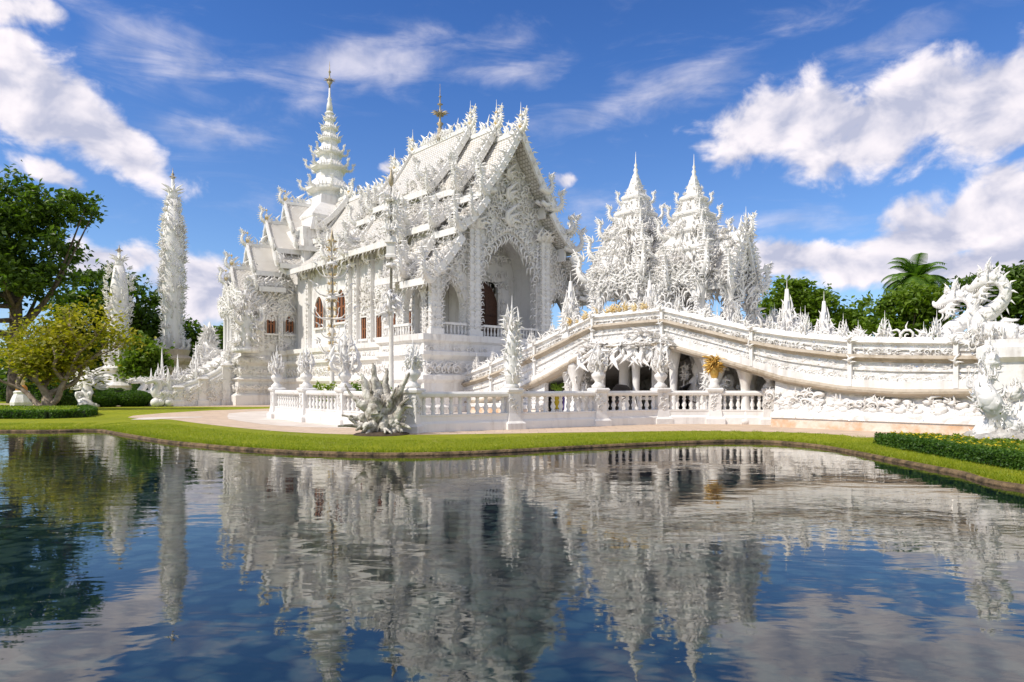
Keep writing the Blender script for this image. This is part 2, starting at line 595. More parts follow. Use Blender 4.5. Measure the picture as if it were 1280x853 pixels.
def lathe(prof, n=16, rot=0.0, sq=False):
    """prof: (radius, z) rows; sq: radius is the half-width of a square"""
    rings = []
    for r, z in prof:
        r = max(r, 1e-4)
        if sq:
            rings.append(np.array([(-r, -r, z), (r, -r, z), (r, r, z), (-r, r, z)]))
        else:
            a = np.arange(n) * 2 * pi / n + rot
            rings.append(np.stack([np.cos(a) * r, np.sin(a) * r, np.full(n, z)], 1))
    return rings_T(rings)


def box(x0, x1, y0, y1, z0, z1):
    V = [(x0, y0, z0), (x1, y0, z0), (x1, y1, z0), (x0, y1, z0), (x0, y0, z1), (x1, y0, z1), (x1, y1, z1), (x0, y1, z1)]
    return T_faces(V, [(0, 3, 2, 1), (4, 5, 6, 7), (0, 1, 5, 4), (1, 2, 6, 5), (2, 3, 7, 6), (3, 0, 4, 7)])


def rect_mold(x0, x1, y0, y1, prof):
    """prof: (outset, z) rows of a moulded block"""
    rings = [np.array([(x0 - o, y0 - o, z), (x1 + o, y0 - o, z), (x1 + o, y1 + o, z), (x0 - o, y1 + o, z)]) for o, z in prof]
    return rings_T(rings)


def ball(r, c=(0, 0, 0), n=8, m=6, sc=(1, 1, 1)):
    pr = [(max(r * sin(pi * i / m), 1e-4), -r * cos(pi * i / m)) for i in range(m + 1)]
    V, L, s = lathe(pr, n)
    return V * np.array(sc) + np.array(c), L, s


def flame(h=1.0, w=0.16, bend=1.0, rings=5, ns=5, flat=0.6, curl=0.3):
    t = np.linspace(0, 1, rings)
    x = -curl * bend * np.sin(t * pi * 1.35) * h
    wd = w * np.sin(pi * (0.25 + 0.75 * t)) * h
    wd[-1] = 0.006 * h
    return tube(np.stack([x, 0 * t, t * h], 1), wd, ns, flat)


FL = [flame(1, .13, .9), flame(1, .105, .6), flame(1, .15, 1.1), flame(1, .09, .35)]
FS = [flame(1, .16, .9, 4, 4), flame(1, .13, .5, 4, 4)]


def acanthus(k=5, spread=1.0, big=FL):
    """fan of flames in the local xz plane, leaning out towards +y a little"""
    ts = []
    for i in range(k):
        a = (i - (k - 1) / 2) / max((k - 1) / 2, 1) * spread
        hgt = 1.0 - 0.38 * abs(a) / max(spread, .1)
        d = (sin(a), 0.12 * (i % 2), cos(a))
        ts.append(xf(big[i % len(big)], frame((sin(a) * .05, 0, 0), d, (1 if a >= 0 else -1, 0, 0), hgt)))
    return merge(ts)


def scroll(turns=1.4, r=0.5, w=0.11):
    t = np.linspace(0, 1, 12)
    ang = t * turns * 2 * pi
    rad = r * (1 - 0.8 * t)
    path = np.stack([np.cos(ang) * rad - r, 0 * t, np.sin(ang) * rad], 1)
    return tube(path, w * (1 - .6 * t), 5)


ACAN = [acanthus(5, 1.0), acanthus(4, .8), acanthus(6, 1.3)]
ACS = [acanthus(3, .7, FS), acanthus(4, 1.0, FS)]
CURL = merge([scroll(), xf(FL[0], frame((-.15, 0, .35), (.5, 0, 1), (1, 0, 0), .7)), xf(FL[1], frame((-.7, 0, .3), (-.4, 0, 1), (-1, 0, 0), .6))])


def spike_T(h=1.0):
    """slim stacked finial with leaf collar"""
    pr = [(.10, 0), (.12, .04), (.06, .10), (.10, .17), (.05, .24), (.085, .32), (.04, .40), (.06, .47), (.028, .55), (.04, .62), (.016, .70), (.004, 1.0)]
    ts = [lathe([(r, z) for r, z in pr], 8)]
    for k in range(4):
        a = k * pi / 2 + .4
        d = (cos(a), sin(a), 1.3)
        ts.append(xf(FS[0], frame((cos(a) * .07, sin(a) * .07, .05), d, (cos(a), sin(a), 0), .3)))
        a += .8
        ts.append(xf(FS[1], frame((cos(a) * .05, sin(a) * .05, .3), (cos(a), sin(a), 1.6), (cos(a), sin(a), 0), .22)))
    return merge(ts)


SPIKE = spike_T()


def plume_T():
    """bushy flame finial: a spike wrapped in rings of flames"""
    ts = [xf(SPIKE, trans(0, 0, .15, .85))]
    for lev, (z, r, n, s) in enumerate([(0, .22, 7, .42), (.16, .18, 6, .4), (.34, .12, 5, .34), (.5, .07, 4, .28)]):
        for k in range(n):
            a = k * 2 * pi / n + lev * .5
            d = (cos(a) * .42, sin(a) * .42, 1)
            ts.append(xf(FL[(1, 3, 0)[(k + lev) % 3]], frame((cos(a) * r * .62, sin(a) * r * .62, z), d, (-cos(a), -sin(a), 0) if k % 3 else (cos(a), sin(a), 0), s * (.8, 1.0, .9)[k % 3])))
    return merge(ts)


PLUME = plume_T()


def naga_finial_T():
    """rearing serpent-flame at the foot of a bargeboard: sweeps out along +x then up"""
    pts = smooth_path([(-.5, 0, .1, .17), (0, 0, -.05, .19), (.38, 0, .08, .16), (.55, 0, .42, .12), (.50, 0, .75, .09), (.62, 0, 1.05, .06), (.80, 0, 1.35, .015)], 3)
    ts = [tube(pts[:, :3], pts[:, 3], 6)]
    for i in range(2, len(pts) - 3, 1):
        p = pts[i, :3]
        d = pts[i + 1, :3] - pts[i - 1, :3]
        nrm = np.array([d[2], 0, -d[0]])
        nrm /= np.linalg.norm(nrm)
        sgn = 1
        ts.append(xf(FL[i % 3], frame(p, nrm * .8 + d / np.linalg.norm(d) * .9, nrm, .50 - .014 * i)))
        if i % 2 == 0:
            ts.append(xf(FL[(i + 1) % 3], frame(p, -nrm * .6 + d / np.linalg.norm(d), -nrm, .42 - .012 * i)))
        for yy in (-1, 1):
            if i % 2:
                ts.append(xf(FS[0], frame(p, np.array([0, yy * .9, .4]) + d * .5, (0, yy, 0), .34)))
    for a in (-.5, .1, .7):
        ts.append(xf(FL[0], frame((.5, 0, .8), (sin(a), 0, cos(a)), (1, 0, 0), .45)))
    return merge(ts)


NAGAF = naga_finial_T()


class MB:
    """collects templates and becomes ONE mesh object"""
    def __init__(self):
        self.p = []

    def add(self, T, M=None, smooth=False):
        if M is not None:
            T = xf(T, M)
        self.p.append((T, smooth))
        return self

    def build(self, name, mat, parent=None, uv=None, loc=None):
        T = merge([q[0] for q in self.p])
        sm = np.concatenate([np.full(len(q[0][2]), q[1]) for q in self.p])
        V, L, s = T
        me = bpy.data.meshes.new(name)
        me.vertices.add(len(V))
        me.vertices.foreach_set('co', V.astype(np.float32).ravel())
        me.loops.add(len(L))
        me.loops.foreach_set('vertex_index', L.astype(np.int32))
        me.polygons.add(len(s))
        st = np.concatenate([[0], np.cumsum(s)[:-1]]).astype(np.int32)
        me.polygons.foreach_set('loop_start', st)
        me.polygons.foreach_set('loop_total', s.astype(np.int32))
        me.polygons.foreach_set('use_smooth', sm)
        if uv is not None:
            lay = me.uv_layers.new(name='UVMap')
            lay.data.foreach_set('uv', uv(V)[L].astype(np.float32).ravel())
        me.update(calc_edges=True)
        me.validate()
        me.materials.append(MAT[mat])
        o = bpy.data.objects.new(name, me)
        COL.objects.link(o)
        if parent is not None:
            o.parent = parent
        if loc is not None:
            o.location = loc
        return o


def tag(o, label=None, cat=None, group=None, kind=None):
    for k, v in (('label', label), ('category', cat), ('group', group), ('kind', kind)):
        if v:
            o[k] = v
    return o


def thing(name, label, cat, loc=(0, 0, 0), rz=0.0, group=None):
    o = bpy.data.objects.new(name, None)
    o.empty_display_size = 0.2
    COL.objects.link(o)
    o.location = loc
    o.rotation_euler = (0, 0, rz)
    return tag(o, label, cat, group)


def copy_tree(o, parent=None, loc=None, rz=None, label=None):
    c = o.copy()
    COL.objects.link(c)
    c.parent = parent
    if loc is not None:
        c.location = loc
    if rz is not None:
        c.rotation_euler = (0, 0, rz)
    if label:
        c['label'] = label
    for ch in list(o.children):
        copy_tree(ch, c)
    return c


def at(px, py=None, Y=None, z=None):
    """photo pixel at depth Y (or on height z) -> world point"""
    if Y is None:
        Y = (EYE - z) * F / (py - HOR)
    return np.array([(px - 640) / F * Y, Y, EYE + (HOR - (py if py is not None else HOR)) / F * Y])

# ------------------------------------------------------------------ ground, pond, paths
def ground_pt(px, py, z=0.0):
    return at(px, py, z=z)[:2]


shore_px = [(-80, 540), (0, 540), (60, 540), (118, 539), (145, 543), (200, 552.5), (250, 558), (300, 562.5), (360, 566.5), (430, 569), (500, 570), (570, 568.5),
            (640, 565.5), (720, 561), (800, 557), (870, 554), (930, 553), (975, 554.5), (1020, 559), (1060, 566), (1100, 574), (1150, 584), (1200, 594), (1280, 612)]
shore = [ground_pt(*p) for p in shore_px]
shore = [(-36, 29.6)] + [tuple(p) for p in shore] + [(11.2, 9.5), (11.6, 5.5), (10.5, 2.4), (6, 1.0), (-10, 0.8), (-24, 2.0), (-36, 9), (-41, 18), (-40, 26)]
sp_ = smooth_path([(x, y, 0) for x, y in shore + [shore[0]]], 4)[:-1, :2]
SHORE = sp_


def offset_poly(P, d):
    P = np.asarray(P)
    t = np.roll(P, -1, 0) - np.roll(P, 1, 0)
    t /= np.linalg.norm(t, axis=1)[:, None] + 1e-9
    n = np.stack([t[:, 1], -t[:, 0]], 1)
    area = 0.5 * np.sum(P[:, 0] * np.roll(P[:, 1], -1) - np.roll(P[:, 0], -1) * P[:, 1])
    return P + n * d * (1 if area > 0 else -1)


def loft(loops):
    n = len(loops[0])
    V = np.concatenate(loops)
    f = []
    for i in range(len(loops) - 1):
        for k in range(n):
            k2 = (k + 1) % n
            f.append((i * n + k, (i + 1) * n + k, (i + 1) * n + k2, i * n + k2))
    return T_faces(V, f)


def lz(P, z):
    return np.column_stack([P, np.full(len(P), z)])


wob = 0.05 * np.sin(np.arange(len(SHORE)) * 1.7)
s_in = SHORE
s_a = offset_poly(SHORE, 0.10)
s_b = offset_poly(SHORE, 0.55)
s_c = offset_poly(SHORE, 1.2)
outer = [(-900, -300), (900, -300), (900, 1500), (-900, 1500)]
hole = [Vector((x, y, 0)) for x, y in s_c]
polys = [[Vector((x, y, 0)) for x, y in outer], hole]
tri = tessellate_polygon(polys)
pts = [(x, y, GND) for x, y in outer] + [(p[0], p[1], GND) for p in s_c]
faces = []
for a, b, c in tri:
    A, B, C = pts[a], pts[b], pts[c]
    cr = (B[0] - A[0]) * (C[1] - A[1]) - (B[1] - A[1]) * (C[0] - A[0])
    faces.append((a, b, c) if cr > 0 else (a, c, b))
g = MB().add(T_faces(pts, faces))
bank = loft([lz(s_c, GND), lz(s_b, GND - .03), lz(s_a, 0.055)])
V, L, s = bank
fl = []
g.add(bank, smooth=True)
tag(g.build('ground', 'lawn'), kind='structure')
e = MB().add(loft([lz(s_a, 0.06), lz(offset_poly(SHORE, .06), .08), lz(SHORE, .065), lz(offset_poly(SHORE, -.03), .02), lz(SHORE, -1.3)]))
tag(e.build('pond_edging', 'edging'), kind='structure')
bb = MB().add(T_faces([(-60, -5, -.95), (40, -5, -.95), (40, 40, -.95), (-60, 40, -.95)], [(0, 1, 2, 3)]))
tag(bb.build('pond_bed', 'pond_bed'), kind='structure')
wpoly = [tuple(p) + (0.0,) for p in offset_poly(SHORE, .05)]
wt = tessellate_polygon([[Vector(p) for p in wpoly]])
wf = []
for a, b, c in wt:
    A, B, C = wpoly[a], wpoly[b], wpoly[c]
    cr = (B[0] - A[0]) * (C[1] - A[1]) - (B[1] - A[1]) * (C[0] - A[0])
    wf.append((a, b, c) if cr > 0 else (a, c, b))
tag(MB().add(T_faces(wpoly, wf)).build('water', 'water'), kind='structure')


def sheet(name, px_pts, z, mat, extra=()):
    P = [tuple(ground_pt(x, y, z)) for x, y in px_pts] + list(extra)
    P = smooth_path([(x, y, 0) for x, y in P + [P[0]]], 3)[:-1, :2]
    P3 = [(x, y, z) for x, y in P]
    t = tessellate_polygon([[Vector(p) for p in P3]])
    ff = []
    for a, b, c in t:
        A, B, C = P3[a], P3[b], P3[c]
        cr = (B[0] - A[0]) * (C[1] - A[1]) - (B[1] - A[1]) * (C[0] - A[0])
        ff.append((a, b, c) if cr > 0 else (a, c, b))
    return tag(MB().add(T_faces(P3, ff)).build(name, mat), kind='structure')


sheet('path', [(214, 524.5), (250, 529.5), (300, 535), (360, 540), (430, 543), (520, 543.5), (640, 542), (800, 539.5), (900, 539), (1000, 541), (1060, 544.5), (1100, 547.5)],
      GND + .004, 'paving', [(19.0, 19.6), (26, 17), (40, 30), (30, 46), (10, 60), (-16, 48), (-20, 36)])
sheet('plaza', [(286, 524), (330, 530.5), (400, 534.5), (500, 535)], GND + .008, 'pale_paving', [(0, 27), (4, 28.5), (9, 30), (8, 36), (-4, 46), (-16, 42)])
sheet('back_path', [(-40, 505), (100, 507.5), (180, 508), (260, 508.5), (345, 508.5)], GND + .006, 'paving', [(-14, 58), (-30, 58), (-60, 62)])
sheet('footpath', [(163, 524.6), (180, 522.2), (214, 521.4), (250, 521), (250, 522), (214, 523), (190, 524.6)], GND + .009, 'pale_paving')

# ------------------------------------------------------------------ temple
TH = R(42)
O = np.array([0.5, 44.0])
UU = np.array([cos(TH), sin(TH)])
VV = np.array([-sin(TH), cos(TH)])


def tw(u, v, z=0.0):
    p = O + UU * u + VV * v
    return (p[0], p[1], GND + z)


def prof_pts(a, b, n=5, sag=0.28):
    t = np.linspace(0, 1, n)
    return [(a[0] + (b[0] - a[0]) * q, a[1] + (b[1] - a[1]) * q - sag * sin(pi * q)) for q in t]


def roof_sheet(prof, v0, v1, th=0.2):
    ts = []
    for sg in (-1, 1):
        n = len(prof)
        V = []
        for y in (v0, v1):
            for dz in (0, -th):
                V += [(sg * u, y, z + dz) for u, z in prof]
        f = []
        for i in range(n - 1):
            f.append((i, i + 1, 2 * n + i + 1, 2 * n + i))
            f.append((n + i, 3 * n + i, 3 * n + i + 1, n + i + 1))
            f.append((i, n + i, n + i + 1, i + 1))
            f.append((2 * n + i, 2 * n + i + 1, 3 * n + i + 1, 3 * n + i))
        f.append((n - 1, 2 * n - 1, 4 * n - 1, 3 * n - 1))
        if sg > 0:
            f = [q[::-1] if False else q for q in f]
        else:
            f = [q[::-1] for q in f]
        ts.append(T_faces(V, [q[::-1] for q in f]))
    return merge(ts)


def board(prof, sg, y0, y1, up=.2, dn=.22):
    P = np.array([(sg * u, z) for u, z in prof])
    d = np.gradient(P, axis=0)
    d /= np.linalg.norm(d, axis=1)[:, None]
    nrm = np.stack([-d[:, 1], d[:, 0]], 1)
    nrm[nrm[:, 1] < 0] *= -1
    A, B = P + nrm * up, P - nrm * dn
    rings = [np.array([(A[i, 0], y0, A[i, 1]), (A[i, 0], y1, A[i, 1]), (B[i, 0], y1, B[i, 1]), (B[i, 0], y0, B[i, 1])]) for i in range(len(P))]
    return rings_T(rings), A, nrm


ROOF_UV = lambda V: np.stack([V[:, 1], np.abs(V[:, 0]) * 1.55], 1)


def add_section(root, tiers, v0, v1, front=True, back=False, crest=True, nag=1.0, chofa=True, gable=True, dens=1.0):
    """one telescoping bay of the roof: tile sheets, bargeboards with flames, serpent finials, ridge crest"""
    r = MB()
    for k, (a, b) in enumerate(tiers):
        r.add(roof_sheet(prof_pts(a, b), v0, v1))
    ro = r.build('roof', 'white_roof_tile', root, uv=ROOF_UV)
    ends = ([(v0, -1)] if front else []) + ([(v1, 1)] if back else [])
    for y, sg_y in ends:
        bb, nfs = MB(), []
        for k, (a, b) in enumerate(tiers):
            pr = prof_pts(a, b, 9)
            for sg in (-1, 1):
                T, A, N = board(pr, sg, y + .14 * sg_y - .09, y + .14 * sg_y + .09)
                bb.add(T)
                # flames along the board, leaning down the slope towards the foot
                m = int(np.hypot(b[0] - a[0], b[1] - a[1]) * 2.6 * dens)
                for i in range(m):
                    q = (i + .5) / m * (len(A) - 1)
                    j = int(q)
                    p = A[j] + (A[min(j + 1, len(A) - 1)] - A[j]) * (q - j)
                    n2 = N[j]
                    t2 = np.array([n2[1], -n2[0]]) * (1 if sg > 0 else -1)
                    if t2[1] > 0:
                        t2 = -t2
                    out = np.array([sg, 0.0])
                    d = n2 * 1.0 + np.array([0, .5])
                    bb.add(FL[i % 4], frame((p[0], y + .14 * sg_y, p[1] - .05), (d[0], rng.uniform(-.15, .15), d[1]), (sg, 0, -.4), rng.uniform(.3, .62) * nag), True)
                    if i % 2:
                        bb.add(ACS[i % 2], frame((p[0] - n2[0] * .25, y + .2 * sg_y, p[1] - .3), (d[0] * .5, sg_y * .5, d[1]), (0, 1, 0), .42 * nag), True)
                s_ = nag * (1.05 + .12 * k)
                nf = MB()
                nfs.append(nf)
                pe = A[-1]
                nf.add(NAGAF, frame((pe[0] - sg * .25, y + .1 * sg_y, pe[1] - .15), (0, 0, 1), (sg * .82, .45 * sg_y, 0), s_), True)
                for h in range(int(3 * dens)):
                    nf.add(ACAN[h % 3], frame((pe[0] - sg * rng.uniform(-.2, .9), y + rng.uniform(-.25, .5) * -sg_y, pe[1] + rng.uniform(-.35, .5)),
                                              (sg * rng.uniform(.2, 1), sg_y * rng.uniform(-.2, .9), rng.uniform(.4, 1.2)), (sg, 0, 0), rng.uniform(.45, .8) * nag), True)
        bb.build('bargeboard', 'white_ornament', ro)
        for nf in nfs:
            nf.build('serpent_finial', 'white_ornament', ro)
        if chofa:
            ch = MB()
            z0 = tiers[0][0][1]
            ch.add(spike_T(), trans(0, y + .1 * sg_y, z0 + .35, 1.55 * min(1, nag)), True)
            ch.add(NAGAF, frame((0, y + .1 * sg_y, z0 + .05), (0, .15 * -sg_y, 1), (0, sg_y, 0), 1.0), True)
            ch.add(ball(.17, (0, y + .1 * sg_y, z0 + .5), 10, 8, (1, 1, 1.3)), None, True)
            o = ch.build('apex_finial', 'white_ornament', ro)
            MB().add(ball(.16, (0, y + .1 * sg_y, z0 + .42), 10, 8, (1.05, 1.05, 1.5))).add(ball(.1, (0, y + .1 * sg_y, z0 + 1.05), 8, 6)).build('gilded_bulb', 'gold_paint', ro)
        if gable:
            gp = MB()
            pr = prof_pts(tiers[0][0], tiers[0][1], 6)
            full = []
            for k, (a, b) in enumerate(tiers[:1]):
                full += [(u, z - .22) for u, z in prof_pts(a, b, 5)]
            n = len(full)
            yy = y - .3 * sg_y
            V = [(-u, yy, z) for u, z in full[::-1]] + [(u, yy, z) for u, z in full]
            f = []
            m2 = 2 * n
            for i in range(n - 1):
                a_, b_ = n - 1 - i, n - 2 - i
                c_, d_ = n + i, n + i + 1
                f.append((a_, b_, d_, c_))
            gp.add(T_faces(V, f))
            gp.build('gable_panel', 'white_relief', ro)
    if crest:
        cr = MB()
        z0 = tiers[0][0][1]
        cr.add(box(-.13, .13, v0, v1, z0 - .12, z0 + .16))
        m = int((v1 - v0) / .36)
        for i in range(m):
            y = v0 + (i + .5) * (v1 - v0) / m
            cr.add(FL[i % 4], frame((0, y, z0 + .1), (0, rng.uniform(-.3, .3), 1), (0, -1 if i % 2 else 1, 0), rng.uniform(.5, 1.05)), True)
            if i % 3 == 0:
                cr.add(ACAN[i % 3], frame((0, y, z0 + .1), (0, 0, 1), (0, 1, 0), rng.uniform(.7, 1.1)), True)
        cr.build('ridge_crest', 'white_ornament', ro)
    # eave fringe and rail under every tier's foot
    for k, (a, b) in enumerate(tiers):
        for sg in (-1, 1):
            ev = MB()
            ev.add(box(min(sg * b[0], sg * (b[0] + .12)), max(sg * b[0], sg * (b[0] + .12)), v0, v1, b[1] - .34, b[1] + .06))
            m = int((v1 - v0) / .5)
            for i in range(m):
                y = v0 + (i + .5) * (v1 - v0) / max(m, 1)
                ev.add(FS[i % 2], frame((sg * (b[0] + .05), y, b[1] - .3), (sg * .3, .1, -1), (0, 1, 0), .34), True)
            # wall between this tier and the next
            if k + 1 < len(tiers):
                a2 = tiers[k + 1][0]
                ev.add(box(min(sg * (a2[0] - .1), sg * (a2[0] - .3)), max(sg * (a2[0] - .1), sg * (a2[0] - .3)), v0 + .3, v1 - .02, a2[1] - .3, b[1] + .1))
            ev.build('eave', 'white_plaster', ro)
    return ro


def screen(us, lo, hi, y0, y1):
    """wall in the xz plane between y0 and y1, from lo(u) up to hi(u)"""
    ts = []
    for a, b in zip(us[:-1], us[1:]):
        m = (a + b) / 2
        if b - a < 1e-6:
            continue
        e = 1e-4
        la, lb, ha, hb = lo(a + e), lo(b - e), hi(a), hi(b)
        if ha <= la + .01 or hb <= lb + .01:
            continue
        V = [(a, y0, la), (b, y0, lb), (b, y0, hb), (a, y0, ha), (a, y1, la), (b, y1, lb), (b, y1, hb), (a, y1, ha)]
        ts.append(T_faces(V, [(0, 1, 2, 3), (5, 4, 7, 6), (0, 4, 5, 1), (3, 2, 6, 7), (0, 3, 7, 4), (1, 5, 6, 2)]))
    return merge(ts)


def arch_fn(arches, base):
    def lo(u):
        for c, hw, zs, zt in arches:
            t = abs(u - c) / hw
            if t < 1:
                return zs + (zt - zs) * (1 - t ** 1.7) ** .75
        return base
    return lo


def arch_us(arches, u0, u1, n=10):
    us = {u0, u1}
    for c, hw, zs, zt in arches:
        for i in range(-n, n + 1):
            us.add(round(c + hw * sin(pi / 2 * i / n), 5))
    return sorted(us)


def arch_fringe(mb, arch, y, floor, out=1, M=None, inner=.42, outer=.5):
    c, hw, zs, zt = arch
    pts = []
    for i in range(8):
        pts.append((c - hw, floor + (zs - floor) * i / 8, -1))
    n = max(9, int(hw * 9))
    for i in range(n + 1):
        t = -1 + 2 * i / n
        pts.append((c + hw * t, zs + (zt - zs) * (1 - abs(t) ** 1.7) ** .75, 0))
    for i in range(8):
        pts.append((c + hw, zs - (zs - floor) * (i + 1) / 8, 1))
    for k, (u, z, side) in enumerate(pts):
        ce = np.array([c, zs - .2])
        d = np.array([u, z]) - ce
        d = d / (np.linalg.norm(d) + 1e-6)
        if side:
            d = np.array([side, .25])
        sc = 1.0 if not side else .55
        a = xf(FL[k % 4], frame((u, y, z), (-d[0], 0, -d[1] - (.6 if not side else .1)), (1 if u > c else -1, 0, 0), inner * sc * rng.uniform(.8, 1.3)))
        b = xf(ACS[k % 2], frame((u + d[0] * .12, y - .06 * out, z + d[1] * .12), (d[0], -.15 * out, d[1] + .3), (1 if u > c else -1, 0, 0), outer * (1 if not side else .7) * rng.uniform(.8, 1.2)))
        for T in (a, b):
            mb.add(T, M, True)


def rect_arch_window(root, M, w, h, arch_top=False, surround=True):
    """window in local xz plane facing -y, sill at z=0; M puts it on the wall"""
    fr = MB()
    t = .11
    if arch_top:
        A = [(0, w / 2, h * .62, h)]
        A2 = [(0, w / 2 + t, h * .62, h + t * 1.4)]
        us = arch_us(A2, -w / 2 - t, w / 2 + t, 6)
        lo = arch_fn(A, 0)
        hi = arch_fn(A2, h * .62)
        us = sorted(set(us) | set(arch_us(A, -w / 2, w / 2, 6)))
        fr.add(screen(us, lo, lambda u: hi(u) if abs(u) < w / 2 + t - 1e-5 else h * .62, -.12, .05), M)
    else:
        fr.add(box(-w / 2 - t, w / 2 + t, -.12, .05, h, h + t), M)
    for sg in (-1, 1):
        fr.add(box(min(sg * w / 2, sg * (w / 2 + t)), max(sg * w / 2, sg * (w / 2 + t)), -.12, .05, 0, h * (.62 if arch_top else 1)), M)
    fr.add(box(-w / 2 - .2, w / 2 + .2, -.2, .05, -.14, 0), M)
    if surround and not arch_top:
        for sg in (-1, 0, 1):
            fr.add(ACAN[sg % 3], M @ frame((sg * w * .45, -.08, h + .1), (sg * .35, -.1, 1), (1, 0, 0), .55 if sg else .85), True)
    w_ = fr.build('window', 'white_ornament', root)
    sh = MB()
    hh = h
    if arch_top:
        us = arch_us([(0, w / 2, h * .62, h)], -w / 2, w / 2, 6)
        top = arch_fn([(0, w / 2, h * .62, h)], h * .62)
        sh.add(screen(us, lambda u: 0.0, lambda u: top(u) - .004, .0, .04), M)
    else:
        sh.add(box(-w / 2, w / 2, .0, .04, .0, h), M)
    sh.build('pane', 'dark_glass', w_)
    st = MB()
    for u in (-w * .36, 0, w * .36):
        st.add(box(u - w * .10, u + w * .10, -.03, .002, .0, h * (.82 if arch_top and u else .97)), M)
    st.add(box(-w / 2, w / 2, -.025, .001, h * .45, h * .5), M)
    st.build('shutter', 'red_wood', w_)
    return w_


SW = np.array([[0, -1, 0, 0], [1, 0, 0, 0], [0, 0, 1, 0], [0, 0, 0, 1.0]])   # local x -> +v ; local -y -> +u ... turned 90 degrees


def side_M(u, v, z, sg=-1):
    """matrix for something modelled in the xz plane facing -y, put on a side wall facing sg*u"""
    M = np.eye(4)
    M[:3, 0] = (0, -sg, 0) if False else (0, sg * 1.0, 0)
    M[:3, 1] = (-sg, 0, 0)
    M[:3, 2] = (0, 0, 1)
    M[:3, 3] = (u, v, z)
    return M


TIERS_A = [((0, 17.95), (3.1, 13.5)), ((2.8, 13.15), (5.05, 11.0)), ((4.75, 10.5), (7.3, 7.75))]
TIERS_B = [((0, 18.85), (3.3, 14.2)), ((3.0, 13.85), (5.25, 11.6)), ((4.95, 11.0), (7.3, 8.2))]
TIERS_C = [((0, 19.65), (3.5, 14.7)), ((3.15, 14.3), (5.75, 11.15))]
TIERS_D = [((0, 18.85), (3.4, 14.2)), ((3.05, 13.85), (5.7, 11.12))]
TIERS_E = [((0, 17.95), (3.3, 13.7)), ((3.0, 13.4), (5.65, 11.1))]


